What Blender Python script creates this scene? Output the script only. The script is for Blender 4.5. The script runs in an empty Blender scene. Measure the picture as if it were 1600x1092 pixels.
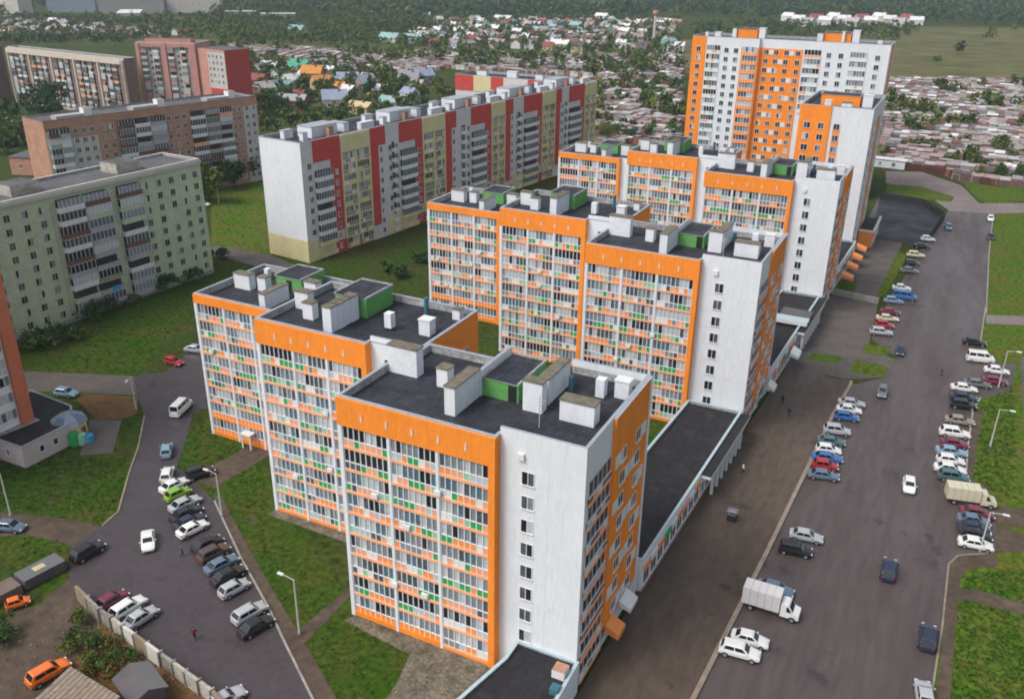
import bpy, math, random
from mathutils import Vector
R = math.radians
SC = bpy.context.scene
COL = SC.collection

# ------------------------------------------------------------------ camera
CAM = Vector((25.542, -67.386, 71.581))
YAW, PITCH, ROLL, FPX = -0.461732, 0.417986, 0.012798, 1386.05
_cy, _sy, _cp, _sp = math.cos(YAW), math.sin(YAW), math.cos(PITCH), math.sin(PITCH)
FWD = Vector((_sy * _cp, _cy * _cp, -_sp))
_r0 = Vector((_cy, -_sy, 0)); _u0 = _r0.cross(FWD)
RIGHT = math.cos(ROLL) * _r0 + math.sin(ROLL) * _u0
UP = -math.sin(ROLL) * _r0 + math.cos(ROLL) * _u0
cam_d = bpy.data.cameras.new('camera'); cam = bpy.data.objects.new('camera', cam_d); COL.objects.link(cam)
from mathutils import Matrix
cam.matrix_world = Matrix(((RIGHT.x, UP.x, -FWD.x, CAM.x), (RIGHT.y, UP.y, -FWD.y, CAM.y), (RIGHT.z, UP.z, -FWD.z, CAM.z), (0, 0, 0, 1)))
cam_d.sensor_fit = 'HORIZONTAL'; cam_d.sensor_width = 36.0; cam_d.lens = 36.0 * FPX / 1600.0
SC.cycles.filter_width = 1.9
cam_d.clip_start = 1.0; cam_d.clip_end = 20000.0
SC.camera = cam

# ------------------------------------------------------------------ sky, sun, exposure
SUN_EL, SUN_AZ = R(52), R(215)           # azimuth measured from +Y clockwise: behind the camera, to its left
w = bpy.data.worlds.new('World'); SC.world = w; w.use_nodes = True
nt = w.node_tree; bg = nt.nodes['Background']
sky = nt.nodes.new('ShaderNodeTexSky'); sky.sky_type = 'NISHITA'; sky.sun_disc = False
sky.sun_elevation = SUN_EL; sky.sun_rotation = SUN_AZ; sky.air_density = 1.0; sky.dust_density = 4.0; sky.ozone_density = 1.0
hsv = nt.nodes.new('ShaderNodeHueSaturation'); hsv.inputs['Saturation'].default_value = 0.50
nt.links.new(sky.outputs[0], hsv.inputs['Color']); nt.links.new(hsv.outputs[0], bg.inputs['Color'])
bg.inputs['Strength'].default_value = 0.145
sun_d = bpy.data.lights.new('sun', 'SUN'); sun_d.energy = 1.4; sun_d.angle = R(22); sun_d.color = (1.0, 0.97, 0.93)
sun = bpy.data.objects.new('sun', sun_d); COL.objects.link(sun)
_sd = Vector((math.sin(SUN_AZ) * math.cos(SUN_EL), math.cos(SUN_AZ) * math.cos(SUN_EL), math.sin(SUN_EL)))
sun.rotation_euler = (-_sd).to_track_quat('-Z', 'Y').to_euler(); sun.location = (0, 0, 200)
SC.view_settings.view_transform = 'Standard'; SC.view_settings.look = 'None'
SC.view_settings.exposure = 0.32; SC.view_settings.gamma = 1.0; SC.view_settings.use_curve_mapping = False


def at(px, py, z=0.0):
    """world point seen at a pixel of the 1600x1092 photograph, on the level z"""
    d = RIGHT * ((px - 800) / FPX) - UP * ((py - 546) / FPX) + FWD
    t = (z - CAM.z) / d.z
    return CAM + d * t


# ------------------------------------------------------------------ materials
def lin(r, g, b, k=1.0):
    f = lambda c: (c / 12.92 if c <= 0.04045 else ((c + 0.055) / 1.055) ** 2.4)
    return tuple(min(1.0, k * f(c / 255.0)) for c in (r, g, b))


def mat(name, col, rough=0.8, var=0.12, scale=0.6, col2=None, scale2=None, spec=0.3, rvar=0.0, stretch=None, bump=0.0, coat=0.0, metal=0.0, seams=None, blotch=None):
    m = bpy.data.materials.new(name); m.use_nodes = True
    n = m.node_tree.nodes; l = m.node_tree.links; p = n['Principled BSDF']
    p.inputs['Roughness'].default_value = rough; p.inputs['Specular IOR Level'].default_value = spec
    p.inputs['Metallic'].default_value = metal
    if coat: p.inputs['Coat Weight'].default_value = coat; p.inputs['Coat Roughness'].default_value = 0.08
    tc = n.new('ShaderNodeTexCoord'); vec = tc.outputs['Object']
    if stretch:
        mp = n.new('ShaderNodeMapping'); mp.inputs['Scale'].default_value = stretch
        l.new(vec, mp.inputs[0]); vec = mp.outputs[0]
    nz = n.new('ShaderNodeTexNoise'); nz.inputs['Scale'].default_value = scale; nz.inputs['Detail'].default_value = 7.0; nz.inputs['Roughness'].default_value = 0.62
    l.new(vec, nz.inputs['Vector'])
    mr = n.new('ShaderNodeMapRange'); mr.inputs[1].default_value = 0.32; mr.inputs[2].default_value = 0.68
    l.new(nz.outputs[0], mr.inputs[0])
    mx = n.new('ShaderNodeMix'); mx.data_type = 'RGBA'
    c2 = col2 if col2 else tuple(c * (1 - var) for c in col)
    c1 = col if col2 else tuple(min(1, c * (1 + var * 0.6)) for c in col)
    mx.inputs[6].default_value = (*c1, 1); mx.inputs[7].default_value = (*c2, 1)
    l.new(mr.outputs[0], mx.inputs[0]); out = mx.outputs[2]
    if scale2:
        n2 = n.new('ShaderNodeTexNoise'); n2.inputs['Scale'].default_value = scale2; n2.inputs['Detail'].default_value = 5.0
        l.new(vec, n2.inputs['Vector'])
        m2 = n.new('ShaderNodeMapRange'); m2.inputs[1].default_value = 0.3; m2.inputs[2].default_value = 0.7; m2.inputs[3].default_value = 1 - var; m2.inputs[4].default_value = 1 + var
        l.new(n2.outputs[0], m2.inputs[0])
        mm = n.new('ShaderNodeVectorMath'); mm.operation = 'SCALE'
        l.new(out, mm.inputs[0]); l.new(m2.outputs[0], mm.inputs['Scale']); out = mm.outputs[0]
    if blotch:
        # worn or bare patches of another colour, with a ragged edge
        bc, bs, bt = blotch; n3 = n.new('ShaderNodeTexNoise'); n3.inputs['Scale'].default_value = bs; n3.inputs['Detail'].default_value = 9.0; n3.inputs['Roughness'].default_value = 0.7
        l.new(tc.outputs['Object'], n3.inputs['Vector'])
        m3 = n.new('ShaderNodeMapRange'); m3.inputs[1].default_value = bt; m3.inputs[2].default_value = bt + 0.07
        l.new(n3.outputs[0], m3.inputs[0])
        x3 = n.new('ShaderNodeMix'); x3.data_type = 'RGBA'; l.new(m3.outputs[0], x3.inputs[0]); l.new(out, x3.inputs[6]); x3.inputs[7].default_value = (*bc, 1); out = x3.outputs[2]
    if seams:
        sp = n.new('ShaderNodeSeparateXYZ'); l.new(tc.outputs['Object'], sp.inputs[0])
        dv = n.new('ShaderNodeMath'); dv.operation = 'DIVIDE'; dv.inputs[1].default_value = seams; l.new(sp.outputs[0], dv.inputs[0])
        fr_ = n.new('ShaderNodeMath'); fr_.operation = 'FRACT'; l.new(dv.outputs[0], fr_.inputs[0])
        m4 = n.new('ShaderNodeMapRange'); m4.inputs[1].default_value = 0.06; m4.inputs[2].default_value = 0.12; m4.inputs[3].default_value = 0.6; m4.inputs[4].default_value = 1.0
        l.new(fr_.outputs[0], m4.inputs[0]); v4 = n.new('ShaderNodeVectorMath'); v4.operation = 'SCALE'; l.new(out, v4.inputs[0]); l.new(m4.outputs[0], v4.inputs['Scale']); out = v4.outputs[0]
    l.new(out, p.inputs['Base Color'])
    if rvar:
        r2 = n.new('ShaderNodeMapRange'); r2.inputs[1].default_value = 0.35; r2.inputs[2].default_value = 0.65
        r2.inputs[3].default_value = max(0.05, rough - rvar); r2.inputs[4].default_value = min(1, rough + rvar)
        l.new(nz.outputs[0], r2.inputs[0]); l.new(r2.outputs[0], p.inputs['Roughness'])
    if bump:
        bp = n.new('ShaderNodeBump'); bp.inputs['Strength'].default_value = bump; bp.inputs['Distance'].default_value = 0.1
        l.new(nz.outputs[0], bp.inputs['Height']); l.new(bp.outputs[0], p.inputs['Normal'])
    return m


M = {}
def dm(key, *a, **k): M[key] = mat(key, *a, **k)
dm('white_plaster', (0.70, 0.725, 0.76), 0.85, 0.06, 0.35, stretch=(1, 1, 0.2), scale2=3, blotch=((0.63, 0.645, 0.665), 0.22, 0.58))
dm('orange_plaster', (0.88, 0.262, 0.030), 0.8, 0.08, 0.4, stretch=(1, 1, 0.3), scale2=3)
dm('salmon_band', (0.86, 0.41, 0.23), 0.8, 0.12, 1.5)
dm('panel_white', (0.70, 0.71, 0.69), 0.5, 0.06, 2)
dm('panel_ice', (0.42, 0.52, 0.56), 0.5, 0.1, 2)
dm('panel_orange', (0.82, 0.29, 0.08), 0.5, 0.1, 2)
dm('panel_salmon', (0.78, 0.36, 0.22), 0.5, 0.1, 2)
dm('panel_green', (0.03, 0.34, 0.10), 0.5, 0.15, 2)
dm('panel_pale_green', (0.28, 0.52, 0.36), 0.5, 0.15, 2)
dm('panel_pink', (0.75, 0.25, 0.35), 0.5, 0.1, 2)
dm('frame_white', (0.74, 0.75, 0.76), 0.5, 0.04, 2)
dm('glass_dark', (0.018, 0.022, 0.03), 0.12, 0.3, 1, spec=0.5)
dm('glass_mid', (0.08, 0.10, 0.12), 0.12, 0.3, 1, spec=0.5)
dm('glass_grey', (0.22, 0.25, 0.28), 0.18, 0.2, 1, spec=0.5)
dm('glass_curtain', (0.48, 0.51, 0.53), 0.25, 0.15, 1.5, spec=0.5)
dm('glass_blue', (0.10, 0.17, 0.22), 0.12, 0.3, 1, spec=0.5)
dm('green_paint', (0.12, 0.36, 0.10), 0.8, 0.12, 0.8)
dm('bitumen', (0.030, 0.033, 0.042), 0.7, 0.32, 0.30, scale2=1.6, rvar=0.15, seams=1.05, blotch=((0.055, 0.055, 0.058), 0.35, 0.58))
dm('bitumen_low', (0.022, 0.021, 0.024), 0.7, 0.3, 0.25, scale2=1.5, rvar=0.12, seams=1.05, blotch=((0.034, 0.032, 0.033), 0.25, 0.56))
dm('cap_metal', (0.34, 0.37, 0.41), 0.5, 0.15, 1.0)
dm('dirty_concrete', (0.26, 0.24, 0.20), 0.9, 0.4, 1.2, scale2=5)
dm('parapet_inner', (0.36, 0.36, 0.36), 0.9, 0.35, 0.9, scale2=4)
dm('vent_cap', (0.17, 0.15, 0.11), 0.9, 0.4, 1.5)
dm('concrete', (0.30, 0.29, 0.27), 0.9, 0.25, 0.7, scale2=4)
dm('pale_concrete', (0.42, 0.39, 0.33), 0.9, 0.3, 0.9, scale2=4)
dm('kerb_stone', (0.27, 0.22, 0.17), 0.9, 0.25, 0.8)
dm('teal_metal', (0.05, 0.16, 0.20), 0.5, 0.2, 1)
dm('dark_metal', (0.03, 0.03, 0.035), 0.5, 0.2, 1)
dm('pole_grey', (0.50, 0.50, 0.48), 0.5, 0.1, 1)
dm('red_plaster', (0.50, 0.062, 0.050), 0.85, 0.12, 0.5)
dm('yellow_plaster', (0.62, 0.54, 0.30), 0.85, 0.1, 0.5)
dm('grey_plaster', (0.58, 0.55, 0.56), 0.85, 0.08, 0.5)
dm('green_facade', (0.46, 0.51, 0.35), 0.9, 0.12, 0.35, scale2=2)
dm('brick', (0.43, 0.235, 0.16), 0.9, 0.18, 0.4, scale2=3)
dm('beige_facade', (0.60, 0.52, 0.44), 0.9, 0.12, 0.4)
dm('brown_facade', (0.22, 0.15, 0.13), 0.9, 0.15, 0.4)
dm('orange_brick', (0.52, 0.16, 0.085), 0.9, 0.12, 0.4)
dm('tower_brick', (0.52, 0.26, 0.215), 0.9, 0.12, 0.4)
dm('pale_slab', (0.50, 0.48, 0.45), 0.9, 0.12, 0.5)
dm('annex_wall', (0.52, 0.46, 0.45), 0.9, 0.08, 0.5)
dm('roof_slate', (0.11, 0.11, 0.115), 0.9, 0.25, 0.3, scale2=2)
dm('balcony_grey', (0.36, 0.37, 0.38), 0.8, 0.15, 1)
dm('balcony_white', (0.66, 0.67, 0.68), 0.8, 0.1, 1)
dm('balcony_brown', (0.16, 0.08, 0.055), 0.8, 0.2, 1)
dm('balcony_green', (0.22, 0.29, 0.16), 0.8, 0.2, 1)
dm('balcony_blue', (0.05, 0.30, 0.52), 0.7, 0.1, 1)
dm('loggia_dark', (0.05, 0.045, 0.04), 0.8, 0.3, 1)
dm('door_dark', (0.02, 0.02, 0.02), 0.7, 0.2, 1)
# ground
dm('grass', (0.022, 0.060, 0.005), 0.95, 0.5, 0.06, col2=(0.050, 0.054, 0.013), scale2=0.9, blotch=((0.085, 0.062, 0.040), 0.12, 0.60), spec=0.1)
dm('lawn', (0.022, 0.072, 0.003), 0.95, 0.5, 0.13, col2=(0.062, 0.066, 0.012), scale2=1.3, blotch=((0.085, 0.068, 0.038), 0.20, 0.585), spec=0.1)
dm('bright_lawn', (0.044, 0.115, 0.005), 0.95, 0.5, 0.12, col2=(0.100, 0.100, 0.018), scale2=1.1, blotch=((0.12, 0.095, 0.050), 0.16, 0.575), spec=0.1)
dm('meadow', (0.070, 0.100, 0.026), 0.95, 0.40, 0.016, col2=(0.145, 0.112, 0.055), scale2=0.09, spec=0.1, stretch=(0.4, 1.0, 1))
dm('dry_field', (0.10, 0.085, 0.05), 0.95, 0.25, 0.02, col2=(0.06, 0.075, 0.03), scale2=0.1, spec=0.1)
dm('garden_soil', (0.085, 0.095, 0.035), 0.95, 0.25, 0.05, col2=(0.050, 0.080, 0.018), scale2=0.4, spec=0.1)
dm('lane_dirt', (0.14, 0.12, 0.10), 0.95, 0.3, 0.06, col2=(0.05, 0.065, 0.022), scale2=0.5, spec=0.1)
dm('asphalt', (0.098, 0.078, 0.074), 0.42, 0.16, 0.16, col2=(0.070, 0.054, 0.051), scale2=1.1, rvar=0.10, spec=0.38, stretch=(1, 0.16, 1), blotch=((0.046, 0.036, 0.036), 0.10, 0.585))
dm('asphalt_yard', (0.066, 0.053, 0.057), 0.45, 0.16, 0.10, col2=(0.048, 0.038, 0.041), scale2=1.1, rvar=0.10, spec=0.5, blotch=((0.038, 0.030, 0.032), 0.13, 0.57))
dm('asphalt_dark', (0.024, 0.025, 0.032), 0.6, 0.2, 0.1, scale2=1.5, rvar=0.2, spec=0.4)
dm('brown_paving', (0.100, 0.075, 0.056), 0.5, 0.20, 0.09, col2=(0.064, 0.048, 0.038), scale2=1.2, rvar=0.12, spec=0.28, stretch=(1, 0.3, 1), blotch=((0.044, 0.032, 0.025), 0.13, 0.57))
dm('grey_paving', (0.105, 0.09, 0.082), 0.7, 0.2, 0.2, scale2=2.0, rvar=0.1)
dm('pink_road', (0.20, 0.165, 0.155), 0.9, 0.2, 0.1, scale2=1.0)
dm('earth', (0.105, 0.078, 0.056), 0.95, 0.25, 0.15, col2=(0.065, 0.047, 0.034), scale2=1.0)
dm('orange_soil', (0.17, 0.075, 0.03), 0.95, 0.25, 0.4, col2=(0.07, 0.06, 0.02), scale2=2.0)
dm('stone_strip', (0.20, 0.17, 0.13), 0.95, 0.4, 0.5, col2=(0.07, 0.065, 0.04), scale2=2.5)
# foliage
for k, c in dict(leaf_dark=(0.030, 0.068, 0.022), leaf_mid=(0.058, 0.110, 0.024), leaf_light=(0.105, 0.150, 0.032), leaf_olive=(0.140, 0.138, 0.028),
                 leaf_blue=(0.042, 0.088, 0.055), leaf_rust=(0.15, 0.055, 0.015)).items():
    dm(k, c, 0.9, 0.25, 0.7, spec=0.15)
dm('weed_green', (0.026, 0.085, 0.006), 0.95, 0.25, 2, spec=0.1); dm('weed_pale', (0.070, 0.085, 0.016), 0.95, 0.25, 2, spec=0.1); dm('weed_dark', (0.022, 0.060, 0.005), 0.95, 0.25, 2, spec=0.1)
dm('bark', (0.075, 0.055, 0.04), 0.95, 0.25, 2)
# cars
def paint(k, c): dm(k, c, 0.3, 0.02, 2, spec=0.5, coat=0.6)
for k, c in dict(white=(0.74, 0.74, 0.72), silver=(0.40, 0.42, 0.44), grey=(0.14, 0.15, 0.16), black=(0.012, 0.013, 0.015), navy=(0.016, 0.026, 0.055),
                 blue=(0.035, 0.13, 0.36), pale_blue=(0.20, 0.33, 0.43), red=(0.36, 0.02, 0.028), maroon=(0.17, 0.018, 0.045), lime=(0.20, 0.42, 0.03),
                 brown=(0.075, 0.05, 0.04), cream=(0.60, 0.55, 0.40), teal=(0.06, 0.13, 0.145), orange=(0.80, 0.17, 0.02), steel_blue=(0.11, 0.16, 0.23), beige=(0.27, 0.24, 0.19)).items():
    paint('paint_' + k, c)
dm('car_glass', (0.012, 0.015, 0.018), 0.06, 0.1, 2, spec=0.6)
dm('tyre', (0.012, 0.012, 0.012), 0.85, 0.2, 3)
dm('rim', (0.42, 0.42, 0.43), 0.35, 0.05, 3, metal=0.6)
dm('head_lamp', (0.7, 0.7, 0.68), 0.1, 0.05, 3)
dm('tail_lamp', (0.35, 0.012, 0.012), 0.2, 0.05, 3)
dm('cargo_white', (0.62, 0.60, 0.60), 0.6, 0.05, 1)
dm('skin', (0.50, 0.31, 0.23), 0.7, 0.05, 3)
for k, c in dict(cloth_black=(0.015, 0.015, 0.018), cloth_navy=(0.02, 0.03, 0.07), cloth_red=(0.20, 0.02, 0.03), cloth_white=(0.68, 0.68, 0.66), cloth_blue=(0.05, 0.11, 0.25), hair=(0.03, 0.02, 0.014)).items():
    dm(k, c, 0.9, 0.15, 6)
for k, c in dict(roof_grey=(0.27, 0.26, 0.27), roof_pale=(0.40, 0.38, 0.375), roof_white=(0.66, 0.66, 0.66), roof_pink=(0.34, 0.26, 0.245), roof_rust=(0.20, 0.095, 0.075), roof_brown=(0.17, 0.125, 0.105), roof_dark=(0.10, 0.09, 0.095),
                 roof_green=(0.08, 0.33, 0.23), roof_teal=(0.26, 0.42, 0.41), roof_red=(0.26, 0.075, 0.07), roof_blue=(0.27, 0.31, 0.40), roof_orange=(0.55, 0.24, 0.07),
                 wall_brick=(0.26, 0.115, 0.08), wall_pale=(0.56, 0.53, 0.47), wall_cream=(0.55, 0.45, 0.25), wall_grey=(0.30, 0.29, 0.28), garage_door=(0.13, 0.09, 0.075), rust_fence=(0.10, 0.035, 0.03), wood=(0.26, 0.20, 0.14)).items():
    dm(k, c, 0.85, 0.16, 0.5)


# ------------------------------------------------------------------ mesh building
ORG = {}
class MB:
    def __init__(s): s.v = []; s.f = []; s.m = []; s.mats = []
    def mi(s, k):
        if k not in s.mats: s.mats.append(k)
        return s.mats.index(k)
    def face(s, pts, k):
        b = len(s.v); s.v.extend([tuple(p) for p in pts]); s.f.append(tuple(range(b, b + len(pts)))); s.m.append(s.mi(k))
    def hexa(s, p, k, top=None, skip=()):
        # p: four bottom points counter-clockwise from above, then the four above them
        b = len(s.v); s.v.extend([tuple(q) for q in p])
        F = dict(bottom=(3, 2, 1, 0), top=(4, 5, 6, 7), a=(0, 1, 5, 4), b=(1, 2, 6, 5), c=(2, 3, 7, 6), d=(3, 0, 4, 7))
        for n, q in F.items():
            if n in skip: continue
            s.f.append(tuple(b + i for i in q)); s.m.append(s.mi(top if (n == 'top' and top) else k))
    def box(s, x0, x1, y0, y1, z0, z1, k, top=None, skip=()):
        s.hexa([(x0, y0, z0), (x1, y0, z0), (x1, y1, z0), (x0, y1, z0), (x0, y0, z1), (x1, y0, z1), (x1, y1, z1), (x0, y1, z1)], k, top, skip)
    def fbox(s, fr, u0, u1, n0, n1, z0, z1, k, top=None, back=False):
        P = fr.p
        s.hexa([P(u0, n1, z0), P(u1, n1, z0), P(u1, n0, z0), P(u0, n0, z0), P(u0, n1, z1), P(u1, n1, z1), P(u1, n0, z1), P(u0, n0, z1)], k, top, () if back else ('c',))
    def fquad(s, fr, u0, u1, n, z0, z1, k):
        P = fr.p; s.face([P(u0, n, z0), P(u1, n, z0), P(u1, n, z1), P(u0, n, z1)], k)
    def prism(s, poly, z0, z1, k, top=None, bottom=False):
        n = len(poly)
        for i in range(n):
            a, b = poly[i], poly[(i + 1) % n]
            kk = k[i] if isinstance(k, (list, tuple)) else k
            s.face([(a[0], a[1], z0), (b[0], b[1], z0), (b[0], b[1], z1), (a[0], a[1], z1)], kk)
        s.face([(q[0], q[1], z1) for q in poly], top or (k if isinstance(k, str) else k[0]))
        if bottom: s.face([(q[0], q[1], z0) for q in reversed(poly)], top or k)
    def cyl(s, c, r, axis, h, k, n=12, r2=None, caps=True):
        a = Vector(axis).normalized(); t = Vector((0, 0, 1)) if abs(a.z) < 0.9 else Vector((1, 0, 0))
        e = a.cross(t).normalized(); g = a.cross(e); c = Vector(c); r2 = r if r2 is None else r2
        A = [c + e * (r * math.cos(2 * math.pi * i / n)) + g * (r * math.sin(2 * math.pi * i / n)) for i in range(n)]
        B = [c + a * h + e * (r2 * math.cos(2 * math.pi * i / n)) + g * (r2 * math.sin(2 * math.pi * i / n)) for i in range(n)]
        for i in range(n): s.face([A[i], A[(i + 1) % n], B[(i + 1) % n], B[i]], k)
        if caps: s.face(A[::-1], k); s.face(B, k)
    def build(s, name, parent=None, smooth=None, kind=None, org=None):
        o = Vector((0, 0, 0))
        if parent is not None: o = ORG[parent.name]
        elif org is not None: o = Vector(org)
        me = bpy.data.meshes.new(name)
        me.from_pydata([(a[0] - o.x, a[1] - o.y, a[2] - o.z) for a in s.v], [], s.f)
        for k in s.mats: me.materials.append(M[k])
        me.polygons.foreach_set('material_index', s.m)
        if smooth is not None:
            me.polygons.foreach_set('use_smooth', [True] * len(s.f)); me.update(); me.set_sharp_from_angle(angle=R(smooth))
        me.update()
        ob = bpy.data.objects.new(name, me); COL.objects.link(ob)
        if parent is not None: ob.parent = parent
        else: ob.location = o
        ORG[ob.name] = o
        if kind: ob['kind'] = kind
        return ob


class FR:
    """a facade plane: u runs along it, n points out of it (n is to the right of u)"""
    def __init__(s, x, y, deg): s.x, s.y = x, y; a = R(deg); s.c, s.s = math.cos(a), math.sin(a)
    def p(s, u, n, z): return (s.x + u * s.c + n * s.s, s.y + u * s.s - n * s.c, z)


def tag(o, label, cat, group=None):
    o['label'] = label; o['category'] = cat
    if group: o['group'] = group
    return o


def thing(name, label, cat, loc, group=None):
    o = bpy.data.objects.new(name, None); COL.objects.link(o); o.location = loc; o.empty_display_size = 0.5
    ORG[o.name] = Vector(loc); tag(o, label, cat, group)
    return o


KIDS = {}
def copy_tree(o, parent=None):
    c = o.copy(); COL.objects.link(c); c.parent = parent
    for ch in KIDS_OF(o): copy_tree(ch, c)
    return c
def KIDS_OF(o):
    if o.name not in KIDS: KIDS[o.name] = list(o.children)
    return KIDS[o.name]


def sheet(name, pts, z, k, holes=None):
    mb = MB(); mb.face([(p[0], p[1], z) for p in pts], k)
    # keep the face upward
    a = sum(pts[i][0] * pts[(i + 1) % len(pts)][1] - pts[(i + 1) % len(pts)][0] * pts[i][1] for i in range(len(pts)))
    if a < 0: mb.f[0] = mb.f[0][::-1]
    return mb.build(name, kind='structure')


def px(*pp): return [tuple(at(x, y)[:2]) for x, y in pp]


def inset(poly, d):
    n = len(poly); out = []
    for i in range(n):
        p0, p1, p2 = Vector(poly[i - 1][:2]), Vector(poly[i][:2]), Vector(poly[(i + 1) % n][:2])
        a = (p1 - p0).normalized(); b = (p2 - p1).normalized()
        na, nb = Vector((-a.y, a.x)), Vector((-b.y, b.x))
        k = d / max(0.2, 1 + na.dot(nb)); out.append(tuple(p1 + (na + nb) * k))
    return out


def block(root, poly, z0, zr, H, wallk, roofk='bitumen', th=0.32, capk='cap_metal', ink='parapet_inner', wname='wall', opened=()):
    """walls with a parapet round a flat roof; poly runs counter-clockwise seen from above"""
    mb = MB(); inn = inset(poly, th); out2 = inset(poly, -0.05); inn2 = inset(poly, th + 0.04); n = len(poly)
    for i in range(n):
        j = (i + 1) % n; a, b, c, d = poly[i], poly[j], inn[j], inn[i]
        kk = wallk[i] if isinstance(wallk, (list, tuple)) else wallk
        if i in opened: mb.face([(a[0], a[1], z0), (b[0], b[1], z0), (b[0], b[1], zr - .03), (a[0], a[1], zr - .03)], kk); continue
        mb.face([(a[0], a[1], z0), (b[0], b[1], z0), (b[0], b[1], H), (a[0], a[1], H)], kk)
        mb.face([(c[0], c[1], zr - 0.1), (d[0], d[1], zr - 0.1), (d[0], d[1], H), (c[0], c[1], H)], ink)
    w = mb.build(wname, root)
    cp = MB()
    for i in range(n):
        if i in opened: continue
        j = (i + 1) % n; a, b, c, d = out2[i], out2[j], inn2[j], inn2[i]
        cp.face([(a[0], a[1], H + 0.07), (b[0], b[1], H + 0.07), (c[0], c[1], H + 0.07), (d[0], d[1], H + 0.07)], capk)
        cp.face([(a[0], a[1], H - 0.06), (b[0], b[1], H - 0.06), (b[0], b[1], H + 0.07), (a[0], a[1], H + 0.07)], capk)
        cp.face([(c[0], c[1], H - 0.06), (d[0], d[1], H - 0.06), (d[0], d[1], H + 0.07), (c[0], c[1], H + 0.07)], capk)
    cp.build('parapet_cap', root)
    rf = MB(); rf.face([(q[0], q[1], zr) for q in inset(poly, th * 0.5)], roofk); rf.build('roof', root)
    return w


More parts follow.
